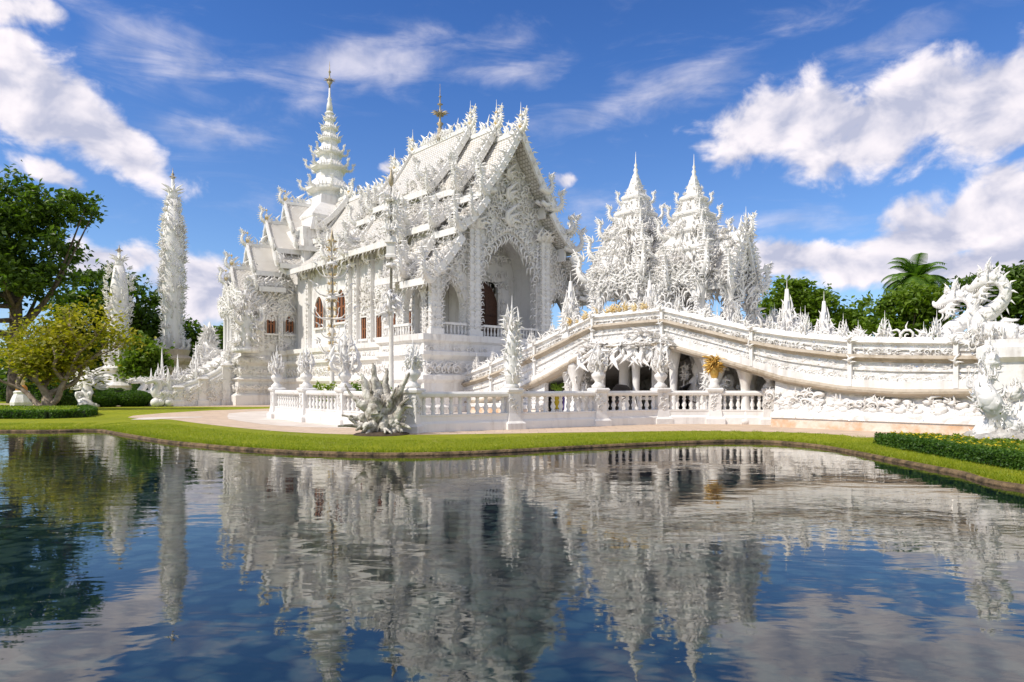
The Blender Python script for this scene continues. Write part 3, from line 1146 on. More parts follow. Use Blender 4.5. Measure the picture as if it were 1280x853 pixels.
def build_temple():
    root = thing('temple', 'great white temple hall with tiered flame roofs and a slender spire at its rear', 'temple', tw(0, 0), TH)
    # podium
    mold = [(.55, 0), (.55, .35), (.35, .5), (.35, 1.0), (.1, 1.15), (.1, 1.75), (.3, 1.95), (.3, 2.2), (.0, 2.35), (.0, 3.1), (.12, 3.25), (.25, 3.4), (.25, 3.6), (.1, 3.7), (.1, 4.1), (.28, 4.25), (.28, 4.6)]
    p = MB()
    p.add(rect_mold(-7.2, 7.2, .3, 5.0, mold))
    p.add(rect_mold(-5.6, 5.6, 5.0, 22.5, [(o, z * .985) for o, z in mold]))
    p.add(rect_mold(-6.2, 6.2, 22.4, 30, [(o, z * .97) for o, z in mold]))
    p.add(lathe([(1.5 + o, z * .993) for o, z in mold] + [(0, 4.57)], 20), trans(-6.1, 1.6, 0))
    p.add(lathe([(1.5 + o, z * .993) for o, z in mold] + [(0, 4.57)], 20), trans(6.1, 1.6, 0))
    p.add(rect_mold(-2.6, 2.6, -3.0, .5, [(o * .5, z * .72) for o, z in mold]))
    po = p.build('podium', 'white_plaster', root)
    fr = MB()
    for y in np.arange(1.5, 22, .62):
        for z, s in ((.75, .5), (2.7, .62), (3.85, .4)):
            uo = -7.3 if y < 5 else -5.7
            if y < 3.4:
                continue
            fr.add(CURL if int(y * 10) % 2 else ACAN[1], side_M(uo, y, z - .2) @ frame((0, -.05, 0), (rng.uniform(-.6, .6), -.1, 1), (1, 0, 0), s), True)
    for u in np.arange(-7.2, 7.3, .5):
        if abs(u) < 2.5:
            continue
        for z, s in ((.75, .5), (2.7, .62), (3.85, .4)):
            fr.add(CURL if int(u * 10) % 2 else ACAN[1], frame((u, .12, z - .2), (rng.uniform(-.6, .6), -.1, 1), (1, 0, 0), s), True)
    for k in range(30):
        a = R(180 + 8 * k)
        for z, s in ((.75, .5), (2.7, .6), (3.85, .4)):
            c = np.array([cos(a), sin(a), 0])
            fr.add(CURL if k % 2 else ACAN[1], frame((-6.1 + c[0] * 1.56, 1.6 + c[1] * 1.56, z - .2), (c[0] * .1, c[1] * .1, 1), (-c[1], c[0], 0), s), True)
    fr.build('podium_relief', 'white_ornament', po)

    # main walls of the hall
    w = MB()
    for sg in (-1, 1):
        w.add(box(min(sg * 4.7, sg * 4.3), max(sg * 4.7, sg * 4.3), 3.6, 22.6, 4.5, 11.7))
    w.add(box(-4.3, 4.3, 22.2, 22.6, 4.5, 14))
    w.add(box(-4.3, 4.3, 3.9, 22, 4.5, 4.62))
    w.add(box(-4.29, -1.3, 3.62, 3.95, 4.55, 13.0))
    w.add(box(1.3, 4.29, 3.62, 3.95, 4.55, 13.0))
    w.add(box(-1.3, 1.3, 3.62, 3.95, 8.75, 13.0))
    wo = w.build('wall', 'white_plaster', root)
    # pilasters + friezes on the visible side and its twin
    pl = MB()
    for sg in (-1, 1):
        for v in (4.75, 6.2, 8.2, 10.3, 12.3, 13.5, 16.4, 20.2):
            pl.add(box(min(sg * 4.68, sg * 5.0), max(sg * 4.68, sg * 5.0), v - .17, v + .17, 4.5, 11.0))
            for z in np.arange(4.9, 10.8, .45):
                pl.add(ACS[int(z * 3) % 2], side_M(sg * 5.0, v, z, sg) @ frame((0, -.02, 0), (rng.uniform(-.2, .2), -.25, 1), (1, 0, 0), .5), True)
            pl.add(ACAN[0], side_M(sg * 5.0, v, 10.2, sg) @ frame((0, -.02, 0), (0, -.8, .9), (1, 0, 0), 1.0), True)
        for v in np.arange(5.0, 22, .55):
            pl.add(CURL, side_M(sg * 4.72, v, 10.4, sg) @ frame((0, -.04, 0), (rng.uniform(-.5, .5), -.1, 1), (1 if int(v * 20) % 2 else -1, 0, 0), .6), True)
        for v0, v1 in ((6.3, 8.1), (8.3, 10.2), (10.4, 12.2)):
            c = (v0 + v1) / 2
            for k in range(34):
                a = rng.uniform(-1, 1)
                zz = rng.uniform(0, 1)
                z = 7.0 + zz * 2.4
                pl.add((ACAN + [CURL])[k % 4], side_M(sg * 4.72, c + a * .8 * (1 - zz), z, sg) @ frame((0, -.04, 0), (a * .7, -.15, 1), (1 if a > 0 else -1, 0, 0), rng.uniform(.35, .6)), True)
    pl.build('pilaster', 'white_ornament', root)
    for sg in (-1, 1):
        for v in (7.15, 9.25, 11.35):
            rect_arch_window(root, side_M(sg * 4.74, v, 4.95, sg), .8, 1.55)
        rect_arch_window(root, side_M(sg * 4.74, 5.5, 4.95, sg), .6, 1.55)
        rect_arch_window(root, side_M(sg * 4.74, 14.8, 6.4, sg), 1.5, 2.5, True)
        rect_arch_window(root, side_M(sg * 4.74, 18.4, 6.2, sg), 1.5, 2.5, True)

    # front porch screen with its three arches
    AR = [(0, 2.4, 8.9, 11.5), (-4.65, 0.92, 6.7, 8.1), (4.65, 0.92, 6.7, 8.1)]
    tA = [prof_pts(a, b, 9) for a, b in TIERS_A]

    def hiA(u):
        u = abs(u)
        if u < 2.95:
            q = tA[0]
        elif u < 4.9:
            q = tA[1]
        else:
            q = tA[2]
        return float(np.interp(u, [x for x, _ in q], [z for _, z in q])) - .3

    us = sorted(set(arch_us(AR, -6.3, 6.3)) | {-2.95, 2.95, -4.9, 4.9, -6.0, 6.0} | set(np.linspace(-2.9, 2.9, 14).round(4)))
    lo = arch_fn(AR, 4.55)
    fs = MB().add(screen(us, lo, hiA, 1.0, 1.55))
    so = fs.build('porch_screen', 'white_relief', root)
    orn = MB()
    for a in AR:
        arch_fringe(orn, a, .97, 4.7, 1, None, .55 if a[1] > 2 else .32, .6 if a[1] > 2 else .4)
        arch_fringe(orn, a, 1.3, 4.7, 1, None, .5 if a[1] > 2 else .32, .3)
    # filigree over the whole pediment, mirrored about the axis
    for z in np.arange(8.6, 17.2, .42):
        for u in np.arange(.22, 6.2, .46):
            if z > hiA(u) - .35 or z < lo(u) + .35:
                continue
            for sg in (-1, 1):
                a = rng.uniform(-.9, .9)
                T = (ACAN + [CURL, CURL])[int((u * 7 + z * 13)) % 5]
                orn.add(T, frame((sg * u, .95 - .03 * rng.random(), z), (sg * a, -.18, 1), (sg, 0, 0), rng.uniform(.42, .66)), True)
    for u, z, s in ((0, 12.0, 1.6), (0, 13.6, 1.4), (0, 15.0, 1.2), (0, 16.2, .8)):
        for k in range(3):
            orn.add(ACAN[k], frame((0, .86, z), (0, -.25, 1), (1, 0, 0), s * (1 - .2 * k)), True)
    # engaged piers
    for sg in (-1, 1):
        for uc, hw, zt in ((3.1, .42, 11.6), (6.05, .38, 8.4)):
            orn.add(box(sg * uc - hw, sg * uc + hw, .72, 1.02, 4.55, zt))
            orn.add(box(sg * uc - hw - .12, sg * uc + hw + .12, .62, 1.01, 4.55, 5.0))
            for z in np.arange(5.1, zt, .36):
                for du in (-hw, 0, hw):
                    orn.add(ACS[int(z * 9) % 2], frame((sg * uc + du, .72, z), (du * .8, -.35, 1), (1 if du >= 0 else -1, 0, 0), rng.uniform(.32, .5)), True)
            for k in range(5):
                orn.add(ACAN[k % 3], frame((sg * uc + (k - 2) * hw * .5, .7, zt - .2), ((k - 2) * .3, -.5, 1), (1, 0, 0), 1.0), True)
    orn.build('porch_filigree', 'white_ornament', so)
    # side screens of the porch
    sf = MB()
    for sg in (-1, 1):
        ss = MB()
        M = side_M(sg * 6.3, 2.9, 0, sg)
        A = [(0, 1.02, 6.6, 7.9)]
        ss.add(screen(arch_us(A, -1.9, 1.9), arch_fn(A, 4.55), lambda u: 8.6, 0, .45), M)
        ss.build('side_screen', 'white_relief', root)
        arch_fringe(sf, A[0], -.02, 4.7, 1, M, .3, .42)
        for k in range(60):
            u, z = rng.uniform(-1.8, 1.8), rng.uniform(7.6, 8.7)
            sf.add((ACAN + [CURL])[k % 4], M @ frame((u, -.03, z), (u * .4, -.2, 1), (1, 0, 0), rng.uniform(.4, .6)), True)
        for uc in (-1.55, 1.55):
            for z in np.arange(4.8, 8.4, .38):
                sf.add(ACS[int(z * 9) % 2], M @ frame((uc, -.03, z), (rng.uniform(-.3, .3), -.35, 1), (1, 0, 0), .5), True)
    sf.build('side_filigree', 'white_ornament', root)
    # inside the porch: vault, door
    iv = MB()
    t = np.linspace(0, pi, 13)
    for a, b in zip(t[:-1], t[1:]):
        V = [(2.75 * cos(a), 1.56, 9 + 2.9 * sin(a)), (2.75 * cos(b), 1.56, 9 + 2.9 * sin(b)), (2.75 * cos(b), 3.6, 9 + 2.9 * sin(b)), (2.75 * cos(a), 3.6, 9 + 2.9 * sin(a))]
        iv.add(T_faces(V, [(0, 1, 2, 3)]))
    for sg in (-1, 1):
        iv.add(box(min(sg * 2.75, sg * 3.0), max(sg * 2.75, sg * 3.0), 1.56, 3.6, 4.55, 9.0))
    iv.build('porch_vault', 'white_plaster', root)
    io = MB()
    for k in range(90):
        u, z = rng.uniform(-2.6, 2.6), rng.uniform(8.2, 11.2)
        if abs(u) < 1.4 and z < 9.4:
            continue
        io.add((ACAN + [CURL])[k % 4], frame((u, 3.55, z), (u * .4, -.2, 1), (1, 0, 0), rng.uniform(.4, .7)), True)
    A = (0, 1.3, 7.3, 8.9)
    arch_fringe(io, A, 3.55, 4.7, 1, None, .3, .5)
    io.build('vault_relief', 'white_ornament', root)
    d = MB()
    dA = [(0, 1.3, 7.3, 8.9)]
    top = arch_fn(dA, 7.3)
    d.add(screen(arch_us(dA, -1.3, 1.3), lambda u: 4.62, lambda u: top(u) - .003, 3.75, 3.9))
    do = d.build('door', 'dark_wood', root)
    dl = MB()
    for u in (-.62, .62):
        for z in (5.0, 6.4):
            dl.add(box(u - .42, u + .42, 3.7, 3.74, z, z + 1.1))
    dl.build('door_panel', 'dark_wood', do)
    # low balustrades at the porch front
    for u0, u1 in ((-2.4, 2.4), (-5.6, -3.75), (3.75, 5.6)):
        ba = MB()
        ba.add(box(u0, u1, .75, .95, 4.6, 4.72))
        ba.add(box(u0, u1, .72, .98, 5.28, 5.42))
        for u in np.arange(u0 + .15, u1, .28):
            ba.add(lathe([(.05, 0), (.085, .12), (.05, .3), (.04, .38), (.07, .5), (.05, .56)], 8), trans(u, .85, 4.72), True)
        ba.build('porch_balustrade', 'white_plaster', root)
    ba = MB()
    for u in np.arange(0, 2.4, .28):
        ba.add(lathe([(.05, 0), (.085, .12), (.05, .3), (.04, .38), (.07, .5), (.05, .56)], 8), trans(-7.2, 1.9 + u, 4.6), True)
    ba.add(box(-7.3, -7.1, 1.8, 4.6, 5.15, 5.3))
    ba.build('porch_balustrade', 'white_plaster', root)

    # roofs
    add_section(root, TIERS_A, 0, 2.6, nag=1.05, dens=1.2, gable=False)
    add_section(root, TIERS_B, 2.4, 5.5, nag=1.05, dens=1.2)
    add_section(root, TIERS_C, 5.2, 12.2, back=True, nag=1.0)
    add_section(root, TIERS_D, 12.0, 14.8, front=False, back=True, nag=1.1)
    add_section(root, TIERS_E, 14.6, 22.4, front=False, back=True, chofa=False, nag=1.1)
    # extra flame clusters that wrap the stepped roof edges
    cl = MB()
    for v0, tiers in ((0, TIERS_A), (2.4, TIERS_B), (5.2, TIERS_C)):
        for k, (a, b) in enumerate(tiers):
            for sg in (-1, 1):
                for i in range(17):
                    q = rng.random() ** .8
                    u = a[0] + (b[0] - a[0]) * q
                    z = a[1] + (b[1] - a[1]) * q - .28 * sin(pi * q)
                    y = v0 + abs(rng.normal(0, .45)) - .1
                    cl.add((ACAN + [CURL])[i % 4], frame((sg * u, y, z + .1), (sg * rng.uniform(.3, 1), rng.uniform(-.8, .2), rng.uniform(.3, 1)), (sg, 0, 0), rng.uniform(.3, .58)), True)
    for v0, tiers in ((0, TIERS_A), (2.4, TIERS_B), (5.2, TIERS_C), (12.2, TIERS_C), (14.8, TIERS_D)):
        for k, (a, b) in enumerate(tiers):
            for sg in (-1, 1):
                for i in range(3):
                    y = v0 + rng.uniform(-.3, .9) * (1 if v0 < 10 else -1)
                    cl.add(NAGAF, frame((sg * (b[0] - rng.uniform(.2, 1.2)), y, b[1] + rng.uniform(0, 1.3)), (0, rng.uniform(-.2, .2), 1), (sg * rng.uniform(.5, 1), rng.uniform(-.6, .3), 0), rng.uniform(.7, 1.25)), True)
    for v0, v1, tiers in ((0, 2.4, TIERS_A), (2.4, 5.2, TIERS_B), (5.2, 12.2, TIERS_C), (12.2, 14.8, TIERS_D), (14.8, 18, TIERS_E)):
        for k, (a, b) in enumerate(tiers):
            for sg in (-1, 1):
                for i in range(int((70 if k else 26) * (v1 - v0) / 2.6)):
                    q = rng.random() if k else .55 + .45 * rng.random()
                    u = a[0] + (b[0] - a[0]) * q
                    z = a[1] + (b[1] - a[1]) * q - .28 * sin(pi * q)
                    y = v0 + (v1 - v0) * rng.random() ** 1.6
                    cl.add((ACS + ACAN + [CURL, CURL])[i % 7], frame((sg * u, y, z + .02), (sg * rng.uniform(.1, 1), rng.uniform(-1, .5), rng.uniform(.1, 1)), (sg, rng.uniform(-1, 1), 0), rng.uniform(.22, .5)), True)
    cl.build('roof_flames', 'white_ornament', root)
    # gilded umbrella finial in the middle of the ridge
    gf = MB()
    gf.add(lathe([(.22, 0), (.26, .3), (.16, .5), (.2, .8), (.1, 1.0), (.26, 1.25), (.08, 1.4), (.07, 1.9), (.3, 2.0), (.06, 2.1), (.05, 2.6), (.22, 2.68), (.05, 2.75), (.04, 3.2), (.12, 3.25), (.03, 3.3), (.01, 4.2)], 12), trans(0, 8.7, 19.7), True)
    for k in range(10):
        a = k * pi / 5
        gf.add(FS[0], frame((cos(a) * .2, 8.7 + sin(a) * .2, 21.5), (cos(a), sin(a), .8), (cos(a), sin(a), 0), .55), True)
    gf.build('ridge_finial', 'tarnished_gold', root)
    pb = MB()
    for k in range(9):
        pb.add(PLUME, trans(0, 8.7 + (k - 4) * .35, 19.6, 1.2 - .1 * abs(k - 4)), True)
    pb.build('ridge_plume', 'white_ornament', root)

    # rear crossing: stacked gables to the four sides and the octagonal spire
    VC = 26.06
    cw = MB()
    cw.add(box(-4.2, 4.2, VC - 3.4, VC + 3.4, 4.4, 15.2))
    cw.add(rect_mold(-2.0, 2.0, VC - 2.0, VC + 2.0, [(1.6, 15), (1.2, 16.2), (1.25, 16.3), (1.25, 16.5), (.5, 17.3), (-.3, 18.0), (-.4, 18.8)]))
    for sg in (-1, 1):
        cw.add(box(min(sg * 4.2, sg * 7.8), max(sg * 4.2, sg * 7.8), VC - 2.9, VC + 2.9, 4.4, 10.2))
    cw.build('crossing_wall', 'white_plaster', root)
    wing = [(18.0, 3.9, 3.2, 3.3), (16.1, 5.5, 3.0, 3.7), (13.9, 7.1, 2.8, 3.6), (11.8, 8.4, 2.4, 3.0)]
    for sg in (-1, 1):
        for k, (zr, ext, dz, hw) in enumerate(wing):
            tiers = [((0, zr), (hw, zr - dz))]
            if k < 3:
                tiers.append(((hw - .25, zr - dz - .3), (hw + 1.5, zr - dz - 1.5)))
            n0 = len(root.children)
            before = set(root.children)
            ro = add_section(root, tiers, -ext, -(wing[k - 1][1] - .5 if k else 1.5), nag=.62, dens=.8)
            # modelled towards -v: turn so that the front end looks along sg*u
            ro.location = (0, VC, 0)
            ro.rotation_euler = (0, 0, R(-102) if sg < 0 else R(102))
    for k, (zr, v0, dz, hw) in enumerate([(18.4, 3.6, 3.2, 3.0), (16.6, 4.6, 2.6, 3.4)]):
        ro = add_section(root, [((0, zr), (hw, zr - dz))], -v0, -1.0, nag=.62, dens=.9)
        ro.location = (0, VC, 0)
    # octagonal tiers
    tiers8 = [(2.15, 19.5), (1.70, 21.6), (1.29, 23.0), (1.02, 24.3), (.79, 25.3), (.56, 26.2), (.42, 26.8)]
    zc = 17.6
    for k, (r, z) in enumerate(tiers8):
        rn = tiers8[k + 1][0] if k + 1 < len(tiers8) else .25
        zn = tiers8[k + 1][1] if k + 1 < len(tiers8) else 27.4
        h = zn - z
        sp = MB()
        pr = [(r * .70, z - (.9 if k == 0 else .25)), (r * .72, z - .12 * h), (r * .94, z - .04 * h), (r, z), (r, z + .10 * h), (r * .93, z + .16 * h), (rn * .95 + .03, z + .42 * h), (rn * .72, z + .6 * h), (rn * .70, zn)]
        sp.add(lathe(pr, 8, pi / 8))
        if k < 6:
            for j in range(8):
                a = j * pi / 4 + pi / 8
                c = np.array([cos(a), sin(a), 0])
                sp.add(NAGAF if k < 3 else FL[1], frame((c[0] * r * .98, c[1] * r * .98, z + .08 * h), (c[0] * .25, c[1] * .25, 1), c, (.62 if k < 3 else .9) * (r ** .55) * (.8 if k < 3 else .75)), True)
                for q in (.3, .5, .7):
                    a2 = a + pi / 4 * q
                    rr = r * .93
                    sp.add(FS[0], frame((cos(a2) * rr, sin(a2) * rr, z + .1 * h), (cos(a2) * .4, sin(a2) * .4, 1), (cos(a2), sin(a2), 0), .34 * r ** .5), True)
        sp.build('spire_tier', 'white_ornament', root, loc=(0, VC, 0))
    nd = MB().add(lathe([(.30, 26.9), (.26, 27.6), (.16, 28.0), (.20, 28.15), (.10, 28.4), (.07, 29.3)], 12), None, True)
    nd.build('spire_needle', 'white_ornament', root, loc=(0, VC, 0))
    gs = MB().add(lathe([(.08, 29.2), (.1, 29.5), (.28, 29.75), (.1, 29.85), (.24, 30.0), (.07, 30.15), (.06, 30.6), (.14, 30.7), (.05, 30.85), (.01, 31.7)], 10), None, True)
    for j in range(8):
        a = j * pi / 4
        gs.add(FS[0], frame((cos(a) * .2, sin(a) * .2, 29.8), (cos(a), sin(a), .6), (cos(a), sin(a), 0), .4), True)
    gs.build('spire_finial', 'tarnished_gold', root, loc=(0, VC, 0))

    # little columned porch at the end of the left wing
    pw = MB()
    pw.add(rect_mold(-8.9, -7.0, VC - 2.6, VC + 2.6, [(1.0, 0), (1.0, .8), (.7, 1.0), (.7, 1.9), (.9, 2.1), (.5, 2.3), (.5, 3.2), (.75, 3.4), (.75, 3.8), (.3, 4.0), (.3, 4.5)]))
    for v in (-2.2, -1.4, -.7, .7, 1.4, 2.2):
        pw.add(lathe([(.22, 4.5), (.16, 4.8), (.15, 7.2), (.24, 7.5), (.24, 7.7)], 10), trans(-8.7, VC + v, 0), True)
    for u in (-8.1, -7.5):
        for v in (-2.3, 2.3):
            pw.add(lathe([(.22, 4.5), (.16, 4.8), (.15, 7.2), (.24, 7.5), (.24, 7.7)], 10), trans(u, VC + v, 0), True)
    pw.add(box(-8.9, -7.6, VC - 2.5, VC + 2.5, 7.7, 8.3))
    pw.build('wing_porch', 'white_plaster', root)
    ro = add_section(root, [((0, 10.4), (2.5, 8.2))], -8.9, -7.4, nag=.6, dens=.9)
    ro.location = (0, VC, 0)
    ro.rotation_euler = (0, 0, R(-100))
    wo = MB()
    for k in range(150):
        v = rng.uniform(-2.6, 2.6)
        z = rng.uniform(7.4, 9.8 - abs(v) * .5)
        wo.add((ACAN + [CURL])[k % 4], frame((-8.95, VC + v, z), (-.3, rng.uniform(-.5, .5), 1), (0, 1, 0), rng.uniform(.5, 1.0)), True)
    for k in range(120):
        u = rng.uniform(-8.8, -4.9)
        wo.add((ACAN + [CURL])[k % 4], frame((u, VC - 2.95, rng.uniform(7.2, 10.0)), (rng.uniform(-.5, .5), -.4, 1), (1, 0, 0), rng.uniform(.5, .95)), True)
    for k in range(44):
        v = VC - 3.4 + k * .155
        for z, s_ in ((.55, .45), (1.4, .5), (2.7, .55), (3.6, .4)):
            wo.add((ACAN + [CURL, CURL])[(k + int(z)) % 5], side_M(-9.75 if z < 2.3 or z > 3.3 else -9.5, v, z - .15, -1) @ frame((0, 0, 0), (rng.uniform(-.7, .7), -.15, 1), (1 if k % 2 else -1, 0, 0), s_), True)
    for k in range(22):
        u = -9.6 + k * .16
        for z, s_ in ((.55, .45), (1.4, .5), (2.7, .55), (3.6, .4)):
            wo.add((ACAN + [CURL, CURL])[(k + int(z)) % 5], frame((u, VC - 3.45 if z < 2.3 or z > 3.3 else VC - 3.15, z - .15), (rng.uniform(-.7, .7), -.15, 1), (1 if k % 2 else -1, 0, 0), s_), True)
    for u in (-4.45, -6.0, -7.6):
        wo.add(box(u - .2, u + .2, VC - 3.1, VC - 2.88, 4.4, 10.1))
        for z in np.arange(4.8, 10, .4):
            wo.add(ACS[int(z * 5) % 2], frame((u, VC - 3.1, z), (rng.uniform(-.4, .4), -.35, 1), (1, 0, 0), .5), True)
    for k in range(46):
        u, z = rng.uniform(-7.4, -4.6), rng.choice([rng.uniform(4.6, 5.8), rng.uniform(6.9, 7.6)])
        wo.add((ACAN + [CURL])[k % 4], frame((u, VC - 2.95, z), (rng.uniform(-.6, .6), -.25, 1), (1, 0, 0), rng.uniform(.4, .6)), True)
    for u in (-5.2, -6.8):
        rect_arch_window(root, trans(u, VC - 2.94, 5.9), .75, 1.7, True)
    wo.build('wing_filigree', 'white_ornament', root)
    return root


temple = build_temple()

# ------------------------------------------------------------------ bridge
VB = -13.5
ZT = np.array([(-28.2, 3.0), (-26.4, 3.03), (-22.3, 3.28), (-20.2, 3.58), (-18.5, 3.9), (-14.2, 5.06), (-10.1, 5.06), (-5.64, 3.76), (-2.0, 2.78), (.6, 2.2)])
ZB = np.array([(-28.2, 1.42), (-26.4, 1.42), (-23.9, 1.38), (-22, 1.5), (-19.9, 1.85), (-17.1, 2.68), (-14.3, 3.45), (-12.3, 3.5), (-10.2, 3.4), (-6.8, 2.02), (-4.25, 1.2), (-1.5, .7), (.6, .5)])


def zt(v):
    return float(np.interp(v, ZT[:, 0], ZT[:, 1]))


def zb(v):
    return float(np.interp(v, ZB[:, 0], ZB[:, 1]))


HW = 4.3


def build_bridge():
    root = thing('bridge', 'white humped bridge with carved parapets rising from the right to the temple', 'bridge', tw(0, VB), TH)
    off = (0, -VB, 0)
    vs = np.array(sorted(set(np.round(np.arange(-28.2, .61, .4), 3)) | {-18.5, -14.2, -10.1, -14.3, -10.2, -20.2}))
    rows_up = [(0, 0, -.3), (0, .02, -.05), (0, 0, .16), (0, -.13, .2), (0, -.2, .06), (.05, -.2, .05), (.05, -.22, .12), (.05, -.28, .12), (.05, -.3, .05), (.31, 0, .05)]
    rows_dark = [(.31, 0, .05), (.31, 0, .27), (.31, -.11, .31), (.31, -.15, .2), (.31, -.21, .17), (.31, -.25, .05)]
    rows_mid = [(.31, -.25, .05), (.42, -.25, .05), (.42, -.25, .13), (.56, -.1, .13), (.56, -.12, .06), (.9, 0, .06), (.9, 0, .14), (.95, 0, .14), (.95, 0, .06)]
    rows_low = [(.95, 0, .06), (.95, 0, .27), (1, 0, .32), (1, -.08, .3), (1, -.14, .2), (1, -.2, .18), (1, -.22, -.3)]

    def strip(rows, sg, v0=-99, v1=99):
        rings = []
        for v in vs:
            if v < v0 - 1e-6 or v > v1 + 1e-6:
                continue
            a, b = zt(v), zb(v)
            rings.append(np.array([(sg * (HW + o), v, a + (b - a) * f + dz) for f, dz, o in rows]))
        n = len(rows)
        V = np.concatenate(rings)
        f = []
        for i in range(len(rings) - 1):
            for k in range(n - 1):
                q = (i * n + k, i * n + k + 1, (i + 1) * n + k + 1, (i + 1) * n + k)
                f.append(q if sg > 0 else q[::-1])
        return T_faces(V, f)

    for sg in (-1, 1):
        pa = MB()
        pa.add(strip(rows_up, sg)).add(strip([(0, 0, -.3), (1, 0, -.3)][::-1], sg))
        pao = pa.build('parapet', 'white_relief', root, loc=off)
        MB().add(strip(rows_mid, sg)).build('lower_panel', 'white_relief', pao)
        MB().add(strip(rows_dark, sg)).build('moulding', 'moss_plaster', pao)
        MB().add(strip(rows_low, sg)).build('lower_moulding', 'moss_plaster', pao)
        # carved scrolls along the panels
        cr = MB()
        v = -28.0
        while v < .4:
            a, b = zt(v), zb(v)
            for f, s in ((.22, .24), (.76, .3), (.78, .26), (.5, .16)):
                z = a + (b - a) * f
                sl = (zt(v + .2) - zt(v - .2)) / .4
                if rng.random() < .7:
                    cr.add((ACAN + [CURL])[int(rng.integers(4))], side_M(sg * (HW + .09), v, z - .12, sg) @ frame((0, -.02, 0), (rng.uniform(-1.2, 1.2), -.15, .8), (1 if rng.random() < .5 else -1, 0, sl), (s, s * .8, s)), True)
            v += .15
        # panel frames and vertical straps
        for v in (-25.6, -22.3, -18.5, -14.2, -10.1, -6, -2.4):
            a, b = zt(v), zb(v)
            x = sg * (HW + .02)
            cr.add(box(min(x, x + sg * .2), max(x, x + sg * .2), v - .07, v + .07, b + .1, a - .1))
            for z in (a - .15, (a + b) / 2):
                cr.add(ACS[int(z * 10) % 2], side_M(sg * (HW + .24), v, z, sg) @ frame((0, 0, 0), (rng.uniform(-.5, .5), -.4, 1), (1, 0, 0), .42), True)
        cr.build('scroll_carving', 'white_ornament', pao)
        # flames on the top rail
        fl = MB()
        for v in np.arange(-28.0, .4, .27):
            if rng.random() < .9:
                fl.add((ACAN + ACS + [CURL])[int(rng.integers(6))], frame((sg * (HW + rng.uniform(-.05, .12)), v, zt(v) - .03), (0, rng.uniform(-.2, .7), 1), (0, 1, 0), rng.uniform(.28, .58)), True)
        fl.add(strip([(0, .0, -.14), (0, .06, -.1), (0, .06, .1), (0, .0, .14)], sg), trans(0, 0, 0))
        fl.build('rail_flames', 'white_ornament', pao)
        for v in (-25.0, -23.4, -22.0, -20.6, -19.2, -17.8, -16.4, -15.0, -13.6, -12.0, -10.4, -8.8, -7.2, -5.6, -4.0, -2.4, -.9):
            s = rng.uniform(.75, 1.15)
            MB().add(PLUME, trans(sg * HW, v, zt(v), s, rng.uniform(0, 6)) @ np.diag([.8, .8, 1, 1]), True).build('rail_finial', 'white_ornament', pao)
        # wall below the band, open under the hump
        segs = ((-28.2, -19.1), (-6.6, .6)) if sg < 0 else ((-28.2, .6),)
        for s0, s1 in segs:
            wl = MB()
            wv = [v for v in vs if s0 - .21 <= v <= s1 + .01]
            rings = []
            for v in wv:
                b = zb(v) - .1
                rings.append(np.array([(sg * (HW + o), v, z) for o, z in ((-.05, b), (.02, max(b * .6, .62)), (.10, .60), (.34, .55), (.36, .36), (.28, .33), (.28, 0), (-.3, 0), (-.3, b))]))
            n = 9
            V = np.concatenate(rings)
            f = []
            for i in range(len(rings) - 1):
                for k in range(n - 1):
                    q = (i * n + k, i * n + k + 1, (i + 1) * n + k + 1, (i + 1) * n + k)
                    f.append(q if sg > 0 else q[::-1])
            f.append(tuple(range(n)))
            f.append(tuple(range((len(rings) - 1) * n, len(rings) * n))[::-1])
            wl.add(T_faces(V, f))
            wlo = wl.build('abutment', 'white_relief', root, loc=off)
            MB().add(box(min(sg * (HW - .2), sg * (HW + .31)), max(sg * (HW - .2), sg * (HW + .31)), s0, s1 - .3, .0, .30)).build('plinth', 'ochre_plinth', wlo)
            co = MB()
            v = s0 + .2
            while v < s1 - .2:
                for z in (.75, 1.0, 1.25):
                    if z < zb(v) - .25 and rng.random() < .6:
                        for q in range(3):
                            r = rng.uniform(.07, .17)
                            co.add(ball(r, (sg * (HW + .06), v + rng.uniform(-.2, .2), z + rng.uniform(-.1, .1)), 7, 5, (.7, 1.4, .75)), None, True)
                        if rng.random() < .6:
                            co.add((ACAN + [CURL])[int(rng.integers(4))], side_M(sg * (HW + .12), v, z, sg) @ frame((0, 0, 0), (rng.uniform(-1.5, 1.5), -.2, .6), (1, 0, 0), .4), True)
                v += .24
            co.build('cloud_carving', 'white_ornament', wlo)

    # deck, soffit, rear wall of the vault and its pillars
    dk = MB()
    rings = []
    for v in vs:
        z = zb(v) + .35
        rings.append(np.array([(-HW - .2, v, z), (HW + .2, v, z), (HW + .2, v, z - .4), (-HW - .2, v, z - .4)]))
    dk.add(rings_T(rings))
    dk.build('deck', 'white_plaster', root, loc=off)
    for v in (-8.0, -10.6, -12.6, -15.2, -17.4):
        for u in (-2.6, 1.0):
            h = zb(v) - .05
            MB().add(lathe([(.42, 0), (.42, .25), (.3, .4), (.27, h * .7), (.45, h * .85), (.6, h)], 10), trans(u, v, 0), True).build('pillar', 'white_plaster', root, loc=off)
    for v in (-7.9, -10.2, -12.3, -14.4, -16.2, -17.9):
        h = zb(v) - .1
        MB().add(lathe([(.3, 0), (.3, .2), (.2, .35), (.16, h * .45), (.2, h * .7), (.32, h * .9), (.42, h)], 10), trans(-HW + .45, v, 0), True).build('front_column', 'white_plaster', root, loc=off)
